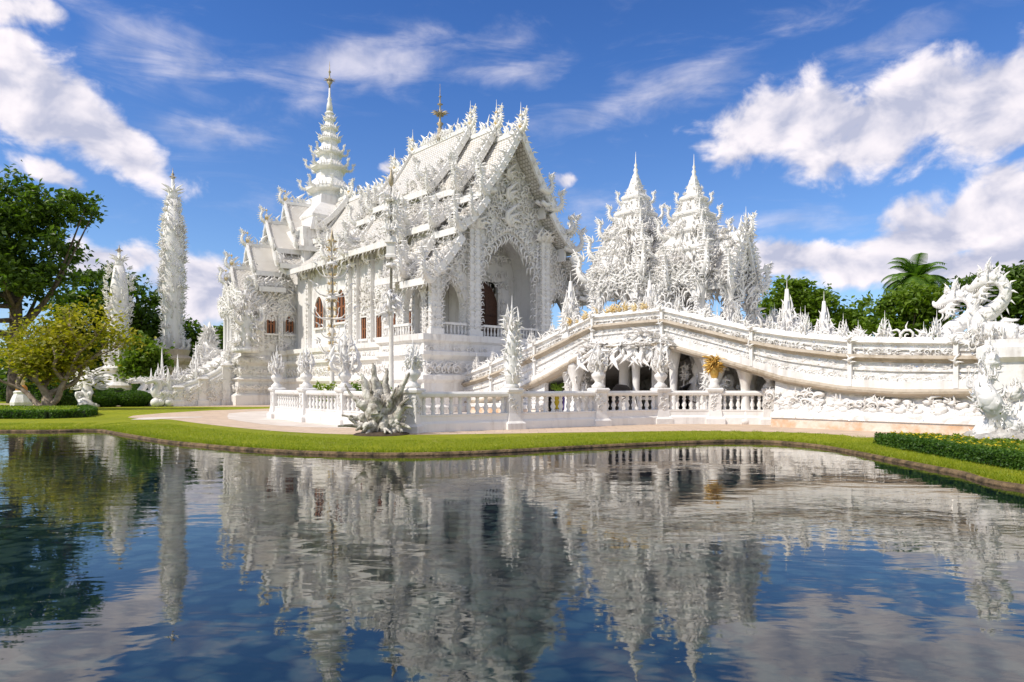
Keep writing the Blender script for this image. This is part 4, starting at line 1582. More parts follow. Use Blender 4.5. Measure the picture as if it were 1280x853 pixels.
    for v in (-8.6, -16.6):
        h = zb(v)
        pi_ = MB()
        pi_.add(lathe([(.45, 0), (.4, .5), (.24, .8), (.22, h * .6), (.5, h * .9), (.62, h + .05)], 12), trans(-HW + .3, v, 0), True)
        for k in range(26):
            a = rng.uniform(0, 2 * pi)
            z = rng.uniform(.6, h)
            pi_.add(ACAN[k % 3], frame((-HW + .3 + cos(a) * .3, v + sin(a) * .3, z), (cos(a) * .7, sin(a) * .7, .8), (cos(a), sin(a), 0), .5), True)
        pi_.build('pillar', 'white_plaster', root, loc=off)
    # plaster stalactites hanging from the crown of the arch
    st = MB()
    for k in range(85):
        v = rng.uniform(-14.6, -9.6)
        z = zb(v) + rng.uniform(-.1, .5)
        st.add(FL[k % 4], frame((-HW - .22, v, z), (rng.uniform(-.5, .1), rng.uniform(-.4, .4), -1), (0, rng.uniform(-1, 1), .2), rng.uniform(.5, 1.35)), True)
        if k % 2:
            st.add(ACAN[k % 3], frame((-HW - .2, v, z), (-.6, rng.uniform(-.7, .7), rng.uniform(-.6, .6)), (0, 1, 0), rng.uniform(.4, .8)), True)
    st.build('stalactites', 'white_ornament', root, loc=off)
    # end pier under the great serpent
    for x0, x1 in ((-HW - .5, -HW + .9), (HW - .9, HW + .5)):
        MB().add(rect_mold(x0, x1, -29.2, -26.6, [(.3, 0), (.3, .5), (.1, .6), (.1, 2.3), (.3, 2.45), (.3, 2.75), (.12, 2.85), (.12, 3.0)])).build('end_pier', 'white_plaster', root, loc=off)
    gd = MB()
    for k in range(26):
        v = rng.uniform(-13.4, -8.6)
        gd.add((ACAN + ACS)[k % 5], frame((-HW - rng.uniform(.0, .22), v, zt(v) + rng.uniform(-.1, .1)), (-.3, rng.uniform(-.8, .8), 1), (0, 1, 0), rng.uniform(.25, .5)), True)
    gd.build('gilded_flames', 'gold_paint', root, loc=off)
    return root


m_, t_, b_ = base_mat('ochre_plinth', 0.85)
P_ = obj_coord(t_)
n_ = t_.noise(P_, 0.9, 7, 0.65)
t_.put(b_.inputs['Base Color'], t_.mix(t_.smooth(n_, 0.42, 0.62), (0.74, 0.66, 0.57, 1), (0.62, 0.40, 0.24, 1)))
bump(t_, b_, t_.noise(P_, 4, 6), .8, .05)

bridge = build_bridge()


# ------------------------------------------------------------------ pavilions on the bridge
def build_pavilion(label, v, s):
    zd = 3.95
    root = thing('gate_pavilion', label, 'pavilion', tw(0, v, zd), TH, 'spired pavilions on the bridge')
    H = lambda z: z * s
    bd = MB()
    col = [(.36, 0), (.38, .5), (.24, .7), (.22, 2.2), (.36, 2.7), (.42, 3.0)]
    for sx in (-1.5, 1.5):
        for sy in (-1.4, 1.4):
            bd.add(lathe([(r * s, z * s) for r, z in col], 10), trans(sx * s, sy * s, 0), True)
    for sx in (-1.15, 1.15):
        bd.add(lathe([(r * s * .8, z * s * .9) for r, z in col], 10), trans(sx * s, -2.9 * s, 0), True)
    A = [(0, 1.1 * s, 2.0 * s, 2.9 * s)]
    hi = lambda u: 3.5 * s
    for M in (trans(0, -1.55 * s, 0), trans(0, 1.55 * s, 0, 1, pi), side_M(-1.65 * s, 0, 0, -1), side_M(1.65 * s, 0, 0, 1)):
        bd.add(screen(arch_us(A, -1.5 * s, 1.5 * s, 6), arch_fn(A, 2.0 * s), hi, -.15, .15), M)
    af = MB()
    for M in (trans(0, -1.72 * s, 0), trans(0, 1.72 * s, 0, 1, pi), side_M(-1.82 * s, 0, 0, -1), side_M(1.82 * s, 0, 0, 1)):
        arch_fringe(af, A[0], 0, .6 * s, 1, M, .5 * s, .55 * s)
        for k in range(46):
            u, z = rng.uniform(-1.6, 1.6) * s, rng.uniform(2.5, 3.7) * s
            af.add((ACAN + [CURL])[k % 4], M @ frame((u, -.05, z), (u * .4, -.4, 1), (1, 0, 0), rng.uniform(.35, .65) * s), True)
    bo = bd.build('column', 'white_plaster', root)
    af.build('arch_filigree', 'white_ornament', bo)
    # stepped pyramidal roof
    prof = [(2.0, 3.3), (2.15, 3.5), (1.9, 4.1), (1.55, 5.0), (1.15, 6.0), (.75, 7.2), (.42, 8.1), (.2, 8.9)]
    rf = MB()
    rf.add(lathe([(r * s * .82, z * s) for r, z in prof], 4, 0, True))
    for k, (r, z) in enumerate([(1.95, 3.6), (1.6, 4.7), (1.2, 5.8), (.85, 6.8), (.52, 7.7)]):
        rf.add(rect_mold(-r * s * .85, r * s * .85, -r * s * .85, r * s * .85, [(0, (z - .1) * s), (.12, (z + .04) * s), (.14, (z + .14) * s), (.03, (z + .26) * s)]))
    ro = rf.build('roof', 'white_plaster', root)
    fm = MB()
    zs = [z for r, z in prof]
    rs = [r for r, z in prof]
    for k in range(700):
        q = rng.random()
        z = 3.1 + (8.6 - 3.1) * (1 - (1 - q) ** .75) if k % 5 else rng.uniform(2.7, 4.2)
        r = float(np.interp(z, zs, rs)) * .86
        side = int(rng.integers(4))
        w = rng.uniform(-1, 1)
        n = np.array([(0, -1), (1, 0), (0, 1), (-1, 0)][side], float)
        tng = np.array([-n[1], n[0]])
        p = (n * r + tng * w * r) * s
        d = n * rng.uniform(.25, .9) + tng * w * .5
        sc = s * rng.uniform(.36, .66) * (1.0 if z < 6 else .62 if z < 7.5 else .42)
        fm.add((ACAN + [CURL])[k % 4], frame((p[0], p[1], z * s - .1), (d[0], d[1], rng.uniform(.5, 1.2)), (n[0] + tng[0] * w, n[1] + tng[1] * w, 0), sc), True)
    # corner serpents on each step
    for r, z, sc in ((2.0, 3.4, 1.25), (1.65, 4.6, 1.0), (1.25, 5.7, .85), (.9, 6.7, .65), (.58, 7.6, .5)):
        for sx in (-1, 1):
            for sy in (-1, 1):
                fm.add(NAGAF, frame((sx * r * .85 * s, sy * r * .85 * s, z * s), (0, 0, 1), (sx, sy, 0), sc * s), True)
            fm.add(PLUME, trans(sx * r * .8 * s, 0, (z + .1) * s, sc * .9 * s), True)
            fm.add(PLUME, trans(0, sx * r * .8 * s, (z + .1) * s, sc * .9 * s), True)
    fm.build('roof_flames', 'white_ornament', ro)
    sp = MB().add(lathe([(.24 * s, 8.5 * s), (.3 * s, 8.65 * s), (.16 * s, 8.8 * s), (.2 * s, 9.0 * s), (.09 * s, 9.2 * s), (.13 * s, 9.35 * s), (.05 * s, 9.5 * s), (.09 * s, 9.6 * s), (.03 * s, 9.75 * s), (.005, 10.35 * s)], 10), None, True)
    sp.build('spire', 'white_ornament', ro)
    # front gable with serpent bargeboards
    ga = MB()
    go = MB()
    pr0 = [(0, 5.6 * s), (.55 * s, 4.3 * s), (1.0 * s, 3.3 * s), (1.45 * s, 2.6 * s)]
    pr = smooth_path([(u, z, 0) for u, z in pr0], 3)[:, :2]
    ga.add(roof_sheet([tuple(q) for q in pr], -3.1 * s, -.8 * s, .15))
    for sg in (-1, 1):
        T, Abd, N = board([tuple(q) for q in pr], sg, -3.28 * s, -3.1 * s, .18, .2)
        go.add(T)
        for i in range(14):
            q = (i + .5) / 14 * (len(Abd) - 1)
            j = int(q)
            p = Abd[j] + (Abd[min(j + 1, len(Abd) - 1)] - Abd[j]) * (q - j)
            go.add(FL[i % 4], frame((p[0], -3.2 * s, p[1]), (N[j][0] + .1 * sg, rng.uniform(-.3, .1), N[j][1] + .6), (sg, 0, 0), rng.uniform(.45, .75) * s), True)
            go.add(ACS[i % 2], frame((p[0] * .85, -3.3 * s, p[1] - .35), (sg * .3, -.6, .8), (sg, 0, 0), .5 * s), True)
        go.add(NAGAF, frame((sg * 1.35 * s, -3.15 * s, 2.6 * s), (0, 0, 1), (sg, -.35, 0), 1.15 * s), True)
        go.add(NAGAF, frame((sg * .9 * s, -3.0 * s, 3.5 * s), (0, 0, 1), (sg, .2, 0), .9 * s), True)
    go.add(PLUME, trans(0, -3.15 * s, 5.45 * s, 1.35 * s), True)
    go.add(NAGAF, frame((0, -3.1 * s, 5.4 * s), (0, 0, 1), (0, -1, 0), .8 * s), True)
    gp = MB()
    for k in range(46):
        z = rng.uniform(2.9, 5.0) * s
        wmax = float(np.interp(z, [q[1] for q in pr][::-1], [q[0] for q in pr][::-1])) * .85
        u = rng.uniform(-1, 1) * wmax
        go.add((ACAN + [CURL])[k % 4], frame((u, -2.98 * s, z), (u * .5, -.3, 1), (1 if u > 0 else -1, 0, 0), rng.uniform(.35, .6) * s), True)
    V = [(-q[0], -2.9 * s, q[1] - .15) for q in pr[::-1]] + [(q[0], -2.9 * s, q[1] - .15) for q in pr]
    n = len(pr)
    ga.add(T_faces(V, [(n - 1 - i, n - 2 - i, n + i + 1, n + i) for i in range(n - 1)]))
    for k in range(170):
        q = rng.random()
        j = int(q * (len(pr) - 1))
        u, z = pr[j]
        sg = -1 if k % 2 else 1
        go.add((ACAN + ACS + [CURL])[k % 6], frame((sg * u, rng.uniform(-3.1, -.6) * s, z), (sg * rng.uniform(.2, 1), rng.uniform(-.8, .5), rng.uniform(.3, 1.1)), (sg, 0, 0), rng.uniform(.35, .7) * s), True)
    g1 = ga.build('gable', 'white_relief', root)
    go.build('gable_flames', 'white_ornament', g1)
    # flames around the legs
    lf = MB()
    for k in range(190):
        sx, sy = rng.choice([-1.5, 1.5]), rng.choice([-1.4, 1.4])
        if k % 3 == 0:
            sx, sy = rng.choice([-1.15, 1.15]), -2.9
        a = rng.uniform(0, 2 * pi)
        z = 3.4 * rng.random() ** .7
        lf.add((ACAN + ACS)[k % 5], frame((sx * s + cos(a) * .25, sy * s + sin(a) * .25, z * s), (cos(a) * .8, sin(a) * .8, 1), (cos(a), sin(a), 0), rng.uniform(.35, .75) * s), True)
    for k in range(150):
        sx = rng.uniform(-1.35, 1.35)
        z = rng.uniform(0, 3.3)
        if abs(sx) < .6 and z < 1.9:
            continue
        lf.add((ACAN + FL + [CURL])[k % 8], frame((sx * s, (-2.9 + rng.uniform(-.3, .3)) * s, z * s), (sx * .5, -.5, 1), (1 if sx > 0 else -1, 0, 0), rng.uniform(.4, .75) * s), True)
    for sx in (-1.75, 1.75):
        for k in range(60):
            sy, z = rng.uniform(-3, 1.6), rng.uniform(0, 3.3)
            if -1.0 < sy < .6 and z < 1.9:
                continue
            lf.add((ACAN + FL + [CURL])[k % 8], frame((sx * .9 * s, sy * s, z * s), (sx * .4, rng.uniform(-.4, .2), 1), (1 if sx > 0 else -1, 0, 0), rng.uniform(.4, .75) * s), True)
    lf.build('column_flames', 'white_ornament', bo)
    return root


build_pavilion('taller spired flame pavilion on the bridge, nearer the temple', -9.3, 1.0)
build_pavilion('spired flame pavilion on the bridge with a free front gable, farther from the temple', -12.95, .9)

# standing flame pinnacles beside the pavilions
for u, v, z, s, lab in ((-HW + .2, -8.3, 3.9, 3.6, 'tall flame pinnacle beside the pavilion nearest the temple'), (1.6, -17.0, 2.7, 4.1, 'taller of two flame pinnacles on the bridge right of the pavilions'),
                        (2.4, -18.4, 2.4, 3.7, 'shorter of two flame pinnacles on the bridge right of the pavilions'), (-3.2, -12.6, 3.8, 3.3, 'white flame pinnacle in front of the gap between the two pavilions')):
    r = thing('flame_pinnacle', lab, 'pinnacle', tw(u, v, z), TH, 'flame pinnacles by the pavilions')
    m = MB().add(lathe([(.12 * s, 0), (.14 * s, .05 * s), (.09 * s, .12 * s), (.1 * s, .2 * s), (.07 * s, .3 * s), (.02 * s, .85 * s)], 8), None, True)
    m.build('shaft', 'white_plaster', r)
    f = MB().add(PLUME, trans(0, 0, 0, s * .8) @ np.diag([.55, .55, 1, 1]), True).add(PLUME, trans(0, 0, .18 * s, s * .8, .6) @ np.diag([.5, .5, 1, 1]), True)
    for k in range(26):
        a = k * 2.4
        z2 = .05 * s + .02 * s * k
        f.add(ACAN[k % 3], frame((cos(a) * .06 * s, sin(a) * .06 * s, z2), (cos(a) * .8, sin(a) * .8, 1), (cos(a), sin(a), 0), .24 * s * (1 - k / 40)), True)
    f.build('flames', 'white_ornament', r)

# gold guardian flames seen between the pavilion legs
for v, lab in ((-11.1, 'gilded flame ornament in front of the pavilion nearest the temple'), (-16.2, 'gilded flame ornament by the lone front gable on the bridge')):
    m = MB().add(PLUME, trans(0, 0, 0, 1.5), True).add(lathe([(.3, 0), (.34, .15), (.2, .3), (.2, .5)], 10), None, True)
    o = tag(m.build('gilded_ornament', 'gold_paint', loc=tw(-3.2, v, zb(v) + .35)), lab, 'ornament', 'gilded ornaments on the bridge')
    o.scale = (1, 1, 1.25)


# ------------------------------------------------------------------ serpents
def naga_parts(root, tail=3.4):
    nk = smooth_path([(-1.3, 0, .25, .34), (-.55, 0, .28, .42), (.25, 0, .38, .46), (.52, 0, .62, .42), (.30, 0, .95, .38), (-.18, 0, 1.2, .34), (-.62, 0, 1.55, .30), (-.72, 0, 1.98, .28), (-.42, 0, 2.34, .26), (.05, 0, 2.44, .25), (.38, 0, 2.34, .25)], 4)
    b = MB().add(tube(nk[:, :3], nk[:, 3], 12, .85), None, True)
    # belly plates
    for i in range(6, len(nk) - 6):
        p, d = nk[i, :3], nk[i + 1, :3] - nk[i - 1, :3]
        d /= np.linalg.norm(d)
        b.add(ball(nk[i, 3] * .82, p + np.array([d[2], 0, -d[0]]) * nk[i, 3] * .35, 8, 5, (.9, .8, .45)), None, True)
    bo = b.build('body', 'white_relief', root)
    h = MB()
    up = smooth_path([(.05, 0, 2.4, .30), (.35, 0, 2.38, .30), (.65, 0, 2.22, .24), (.9, 0, 2.1, .17), (1.08, 0, 2.14, .11), (1.12, 0, 2.28, .05)], 3)
    h.add(tube(up[:, :3], up[:, 3], 10, .8), None, True)
    lo = smooth_path([(.18, 0, 2.15, .2), (.42, 0, 1.92, .17), (.68, 0, 1.80, .11), (.86, 0, 1.80, .05)], 3)
    h.add(tube(lo[:, :3], lo[:, 3], 8, .8), None, True)
    for sg in (-1, 1):
        h.add(ball(.075, (.5, sg * .2, 2.4), 8, 6), None, True)
        h.add(FL[0], frame((.45, sg * .2, 2.46), (-.6, sg * .5, .9), (-1, 0, 0), .4), True)
        for k in range(5):
            h.add(lathe([(.028, 0), (.02, .06), (.002, .13)], 5), frame((.55 + .09 * k, sg * .11, 2.06 - .01 * k), (0, 0, -1), (1, 0, 0)), True)
            h.add(lathe([(.022, 0), (.016, .05), (.002, .1)], 5), frame((.5 + .07 * k, sg * .08, 1.9), (0, 0, 1), (1, 0, 0)), True)
        for k in range(4):
            h.add(FL[k % 3], frame((.05 + .1 * k, sg * .22, 2.15 - .1 * k), (-.9 + .1 * k, sg * .7, .2 - .3 * k), (-1, 0, 0), .55), True)
    for k in range(5):
        h.add(FL[k % 3], frame((.3 + .1 * k, 0, 1.9 - .04 * k), (-.3 + .12 * k, rng.uniform(-.3, .3), -1), (1, 0, 0), .45), True)
    ho = h.build('head', 'white_ornament', root)
    c = MB()
    for x, z, a, s in ((.45, 2.5, .15, .95), (.1, 2.62, -.1, 1.15), (-.2, 2.5, -.5, .85)):
        c.add(PLUME, frame((x, 0, z), (a, 0, 1), (1, 0, 0), s * .62), True)
        c.add(FL[1], frame((x, 0, z), (a, 0, 1), (1 if a > 0 else -1, 0, 0), s * .6), True)
        for sg in (-1, 1):
            c.add(FL[1], frame((x, sg * .15, z - .06), (a - .2, sg * .5, 1), (0, sg, 0), s * .42), True)
    for i in range(14, len(nk) - 1, 2):
        p, d = nk[i, :3], nk[i + 1, :3] - nk[i - 1, :3]
        d /= np.linalg.norm(d)
        o = np.array([-d[2], 0, d[0]])
        c.add(FL[i % 4], frame(p + o * nk[i, 3] * .8, o + d * .8, o, .36), True)
        for sg in (-1, 1):
            if i % 4 == 0:
                c.add(FS[0], frame(p + np.array([0, sg * nk[i, 3] * .75, 0]), o * .5 + np.array([0, sg * .5, .5]), o, .36), True)
    for k in range(int(tail * 9)):
        x = -.3 - k / 9.0
        hgt = (1.0 - .55 * k / (tail * 9))
        c.add((FL + ACAN)[k % 7], frame((x, rng.uniform(-.2, .2), .35 * hgt), (-.8, rng.uniform(-.35, .35), rng.uniform(.5, 1.2)), (-1, 0, 0), hgt * rng.uniform(.5, .95)), True)
    for k in range(36):
        a = rng.uniform(0, 2 * pi)
        c.add((ACAN + [CURL])[k % 4], frame((.05 + cos(a) * .6, sin(a) * .42, rng.uniform(0, .5)), (cos(a), sin(a), .6), (0, 0, 1), rng.uniform(.35, .6)), True)
    c.build('crest', 'white_ornament', bo)
    tl = smooth_path([(-1.2, 0, .24, .32), (-tail * .6, 0, .2, .24), (-tail, 0, .12, .1)], 4)
    MB().add(tube(tl[:, :3], tl[:, 3], 8), None, True).build('tail', 'white_ornament', bo)


r = thing('serpent_statue', 'large white serpent head rearing over the near parapet at the right end of the bridge', 'statue', tw(-HW - .1, -26.5, 3.0), TH + pi / 2, 'serpents on the bridge ends')
naga_parts(r, 1.6)
r.scale = (.56, .74, .80)
r = thing('serpent_statue', 'smaller-looking white serpent with flaming tail on the far parapet behind the big one', 'statue', tw(HW, -23.3, 3.1), TH + pi / 2, 'serpents on the bridge ends')
naga_parts(r, 3.6)
r.scale = (.82, .9, .98)

# entwined serpents on the right bank
r = thing('entwined_serpents', 'twisting white serpent sculpture on a rock base among flowers at the right edge', 'sculpture', (*at(1256, 556, z=GND)[:2], GND), 0)
rk = MB()
for k in range(14):
    rk.add(ball(rng.uniform(.2, .42), (rng.uniform(-.75, .75), rng.uniform(-.5, .5), rng.uniform(.02, .25)), 7, 5, (1.2, 1, .7)), None, True)
rk.build('rock_base', 'rock', r)
for (x0, hgt, ph, lean) in ((-.42, 2.55, 0, -.02), (.42, 2.5, 2.0, .45), (.05, 1.5, 1.0, .1)):
    b = MB()
    pts = []
    for i in range(11):
        q = i / 10
        pts.append((x0 + .22 * sin(q * 8 + ph) + lean * q, .25 * cos(q * 7 + ph), .1 + hgt * q * .86, .36 * (1 - .55 * q) + .04 * sin(q * 14)))
    pts = smooth_path(pts, 3)
    b.add(tube(pts[:, :3], pts[:, 3], 10), None, True)
    for i in range(2, len(pts) - 1):
        p = pts[i, :3]
        for j in range(3):
            a = rng.uniform(0, 2 * pi)
            b.add((ACAN + FL + [CURL])[int(rng.integers(8))], frame(p + np.array([cos(a), sin(a), 0]) * pts[i, 3] * .8, (cos(a) * .8, sin(a) * .8, rng.uniform(-.2, 1)), (0, 0, 1), rng.uniform(.16, .32)), True)
    top = pts[-1, :3]
    b.add(ball(.2, top, 8, 6, (1, .8, 1.1)), None, True).add(PLUME, frame(top, (lean, 0, 1), (1, 0, 0), .6), True)
    for k in range(9):
        b.add(FL[k % 4], frame(top - (0, 0, .1 * k), (.9 * (1 if k % 2 else -1), rng.uniform(-.6, .6), .7), (1, 0, 0), .36), True)
    b.build('serpent', 'white_relief', r)


# ------------------------------------------------------------------ curved balustrade
fence_px = [(346, 523), (383, 527.5), (431, 531.5), (516, 541), (640, 536.5), (748, 532.5), (826, 530), (893, 530), (962, 531)]
FP = [at(x, y, z=GND)[:2] for x, y in fence_px]
BAL = lathe([(.075, 0), (.075, .05), (.05, .09), (.105, .22), (.06, .36), (.045, .42), (.085, .5), (.05, .58), (.075, .62), (.075, .66)], 9)


def build_fence():
    root = thing('balustrade', 'curved white balustrade with turned balusters and flame-topped posts along the path', 'balustrade', (FP[4][0], FP[4][1], GND))
    off = np.array([FP[4][0], FP[4][1], 0])
    for i in range(len(FP) - 1):
        a, b = np.append(FP[i], 0) - off, np.append(FP[i + 1], 0) - off
        d = b - a
        Ln = np.linalg.norm(d)
        d = d / Ln
        M = frame((a + b) / 2, (0, 0, 1), d)
        h = Ln / 2 - .1
        MB().add(rect_mold(-h, h, -.14, .14, [(.10, 0), (.10, .28), (.06, .33), (.02, .36), (.02, .52), (.04, .55), (.04, .60)]), M).build('base_wall', 'white_plaster', root)
        MB().add(rect_mold(-h, h, -.13, .13, [(0, 1.18), (.06, 1.22), (.08, 1.30), (.05, 1.36), (0, 1.38)]), M).build('handrail', 'white_plaster', root)
        MB().add(box(-h, -h + .16, -.12, .12, .6, 1.18), M).add(box(h - .16, h, -.12, .12, .6, 1.18), M).build('end_block', 'white_plaster', root)
        n = max(5, int(Ln / .36))
        n = min(n, 13)
        for k in range(n):
            x = -h + .3 + (2 * h - .6) * k / (n - 1)
            MB().add(xf(BAL, np.diag([1, 1, .88, 1])), M @ trans(x, 0, .6), True).build('baluster', 'white_plaster', root)
    for i, p in enumerate(FP):
        q = np.append(p, 0) - off
        pd = frame(q, (0, 0, 1), (FP[min(i + 1, len(FP) - 1)] - FP[max(i - 1, 0)]).tolist() + [0])
        m = MB().add(rect_mold(-.24, .24, -.24, .24, [(.14, 0), (.14, .22), (.05, .3), (.02, .5), (0, .6), (0, 1.3), (.07, 1.36), (.09, 1.44), (.04, 1.5)]), pd)
        for sd_ in range(4):
            Mx = pd @ trans(0, 0, 0, 1, sd_ * pi / 2)
            for k in range(7):
                m.add((ACS + [CURL])[k % 3], Mx @ frame((rng.uniform(-.12, .12), -.245, .55 + .1 * k), (rng.uniform(-.6, .6), -.15, 1), (1, 0, 0), .22), True)
        po = m.build('post', 'white_plaster', root)
        u = MB()
        hh = [1.9, 1.9, 2.5, 1.6, 3.3, 1.85, 1.95, .7, 1.5][i]
        if i == 7:
            u.add(lathe([(.24, 1.5), (.26, 1.58), (.16, 1.66), (.2, 1.78), (.14, 1.9)], 12), trans(q[0], q[1], 0), True)
            u.build('urn', 'white_plaster', po)
            gb = MB().add(lathe([(.12, 1.9), (.18, 2.05), (.2, 2.25), (.16, 2.4)], 10), trans(q[0], q[1], 0), True)
            for k in range(60):
                a = k * 2.4
                gb.add((ACS + FS)[k % 4], frame((q[0] + cos(a) * .12, q[1] + sin(a) * .12, 2.15 + .008 * k), (cos(a) * rng.uniform(.4, 1.2), sin(a) * rng.uniform(.4, 1.2), rng.uniform(.1, 1)), (cos(a), sin(a), 0), rng.uniform(.3, .5)), True)
            gb.build('gilded_basket', 'gold', po)
            continue
        z0 = 1.5
        u.add(lathe([(.26, z0), (.28, z0 + .08), (.15, z0 + .2), (.13, z0 + .26), (.26, z0 + .42), (.28, z0 + .52), (.16, z0 + .66), (.12, z0 + .85), (.2, z0 + .95)], 12), trans(q[0], q[1], 0), True)
        u.build('urn', 'white_plaster', po)
        fn = MB()
        zb_ = z0 + .75
        if i == 4:
            fn.add(lathe([(.2, 1.55), (.26, 2.0), (.3, 2.35), (.2, 2.7), (.28, 2.85), (.2, 3.3), (.12, 4.0)], 10), trans(q[0], q[1], 0), True)
            for k in range(70):
                a = k * 2.4
                zz = 1.7 + 2.3 * k / 70
                fn.add((ACAN + FL + [CURL])[k % 8], frame((q[0] + cos(a) * .22, q[1] + sin(a) * .22, zz), (cos(a) * .8, sin(a) * .8, .9), (cos(a), sin(a), 0), rng.uniform(.22, .4)), True)
            fn.add(PLUME, trans(q[0], q[1], 3.6, 1.3), True)
        else:
            fn.add(PLUME, trans(q[0], q[1], zb_ - .1, hh - .45, i), True)
            for k in range(14):
                a = k * 2.4
                fn.add((ACAN + FL)[k % 7], frame((q[0] + cos(a) * .15, q[1] + sin(a) * .15, zb_ + .02 * k), (cos(a) * .9, sin(a) * .9, rng.uniform(.1, 1.1)), (cos(a), sin(a), 0), rng.uniform(.2, .36)), True)
        fn.build('flame_finial', 'white_ornament', po)
    return root


build_fence()


# ------------------------------------------------------------------ driftwood sculpture
def build_driftwood():
    p = at(480, 542, z=GND)
    r = thing('root_sculpture', 'gnarled grey and cream driftwood root sculpture on the lawn before the balustrade', 'sculpture', (p[0], p[1] - .3, GND))
    rs = np.random.default_rng(3)

    def limb(mb, a, tip, r0, wob_=.055):
        n = 9
        P = []
        a, tip = np.array(a), np.array(tip)
        for i in range(n):
            q = i / (n - 1)
            P.append(a + (tip - a) * q + rs.normal(0, wob_, 3) * sin(pi * q) + np.array([0, 0, .12 * sin(pi * q)]))
        P = np.array(P)
        Q = smooth_path(P, 3)
        rad = r0 * 1.12 * (1 - .88 * np.linspace(0, 1, len(Q)) ** 1.25) * (1 + rs.uniform(-.16, .16, len(Q)))
        T = tube(Q, rad, 11, rs.uniform(.6, 1), (rs.random() - .5, 1, rs.random() - .5), .16)
        mb.add(T, None, True)
        for _ in range(2):
            i = int(rs.integers(4, len(Q) - 4))
            d = (tip - a) / np.linalg.norm(tip - a) * 1.4 + rs.normal(0, .6, 3)
            e = Q[i] + d * rs.uniform(.2, .42)
            T2 = tube(smooth_path([Q[i], (Q[i] + e) / 2 + rs.normal(0, .05, 3), e], 3), np.linspace(rad[i] * .75, .03, 7), 7, 1, (0, 1, 0), .12)
            mb.add(T2, None, True)

    limbs = [((-.2, 0, .3), (-.85, -.1, 1.9), .26), ((-.1, .1, .3), (-.35, 0, 2.15), .30), ((.1, 0, .4), (.15, .1, 2.05), .26), ((.15, -.1, .4), (1.05, -.2, 1.75), .24), ((.2, -.2, .2), (1.1, -.4, .85), .24),
             ((.1, -.3, .3), (.75, -.5, .35), .22), ((-.3, -.2, .3), (-1.0, -.3, 1.1), .25), ((-.3, -.2, .2), (-1.05, -.4, .5), .22), ((-.1, -.3, .5), (-.35, -.55, 1.35), .3), ((-.1, -.3, .2), (-.6, -.7, .15), .2),
             ((.0, -.3, .2), (.3, -.7, .12), .2), ((.3, .2, .3), (.75, .4, 1.6), .2), ((-.2, .3, .3), (-.6, .5, 1.7), .22), ((0, -.2, .3), (.55, -.45, 1.15), .26), ((0, 0, 0), (0, -.1, 1.2), .42), ((-.4, -.3, .1), (-.9, -.6, .15), .16), ((.4, -.3, .1), (.9, -.5, .1), .16)]
    for a, t, r0 in limbs:
        m = MB()
        limb(m, a, t, r0)
        m.build('root_limb', 'driftwood', r)
    s = MB()
    s.add(lathe([(1.15, -.02), (1.0, .04), (.4, .1), (0.01, .12)], 20), trans(0, -.1, 0), True)
    s.build('soil_bed', 'soil', r)

    r.scale = (.84, .9, 1.06)


build_driftwood()


# ------------------------------------------------------------------ tall ornament poles in the forecourt
def pole(name, label, px, ytip, Y, crown):
    p = at(px, ytip, Y=Y)
    H = p[2] - GND
    r = thing(name, label, 'ornament pole', (p[0], p[1], GND))
    b = MB().add(lathe([(.36, 0), (.36, .3), (.22, .45), (.16, .9), (.22, 1.1), (.13, 1.3), (.105, H * .42), (.2, H * .45), (.09, H * .47)], 12), None, True)
    b.build('pedestal', 'weathered_plaster', r)
    m = MB().add(lathe([(.07, H * .45), (.06, H * .7), (.045, H * .9), (.03, H - .8)], 8), None, True)
    mo = m.build('shaft', 'grey_metal', r)
    g = MB().add(lathe([(.04, H - 1.0), (.12, H - .85), (.13, H - .6), (.06, H - .35), (.005, H)], 8), None, True)
    g.build('gilded_tip', 'tarnished_gold', r)
    f = MB()
    for z, k, s in crown:
        z = GND * 0 + z * H
        for j in range(k):
            a = j * 2 * pi / k + z
            f.add((ACAN + [CURL])[j % 4], frame((cos(a) * .1, sin(a) * .1, z + rng.uniform(-.15, .15)), (cos(a), sin(a), rng.uniform(.1, .9)), (cos(a), sin(a), 0), s * rng.uniform(.7, 1.15)), True)
        f.add(lathe([(.24, 0), (.3, .06), (.24, .14), (.1, .2)], 8), trans(0, 0, z), True)
    f.build('flame_crown', 'white_ornament', r)
    return r, H


r, H = pole('ornament_pole', 'tall metal pole with white flame clusters and gilded tip before the porch', 489, 208, 33.5, [(.86, 9, .6), (.80, 8, .7), (.74, 8, .6), (.60, 5, .35), (.46, 9, .7), (.42, 8, .8)])
lant = MB().add(rect_mold(-.2, .2, -.2, .2, [(.05, H * .635), (.05, H * .645), (0, H * .65), (0, H * .69), (.08, H * .695), (0, H * .72)]))
lant.build('lantern', 'white_plaster', r)
r, H = pole('ornament_pole', 'branching white and gilded votive pole in front of the rear crossing', 415, 285, 35, [(.30, 6, .5), (.62, 5, .45), (.8, 5, .35)])
br = MB()
for z, n, L in ((.52, 6, 1.2), (.64, 6, 1.0), (.74, 6, .8), (.84, 5, .5), (.42, 5, .7), (.34, 6, .8)):
    for j in range(n):
        a = j * 2 * pi / n + z * 9
        P = smooth_path([(0, 0, z * H), (cos(a) * L * .6, sin(a) * L * .6, z * H + .02), (cos(a) * L, sin(a) * L, z * H + .45)], 3)
        br.add(tube(P, np.linspace(.05, .012, len(P)), 6), None, True)
        br.add(FS[0], frame(P[-1], (cos(a) * .4, sin(a) * .4, 1), (cos(a), sin(a), 0), .35), True)
br.build('branch', 'white_ornament', r)
gb = MB()
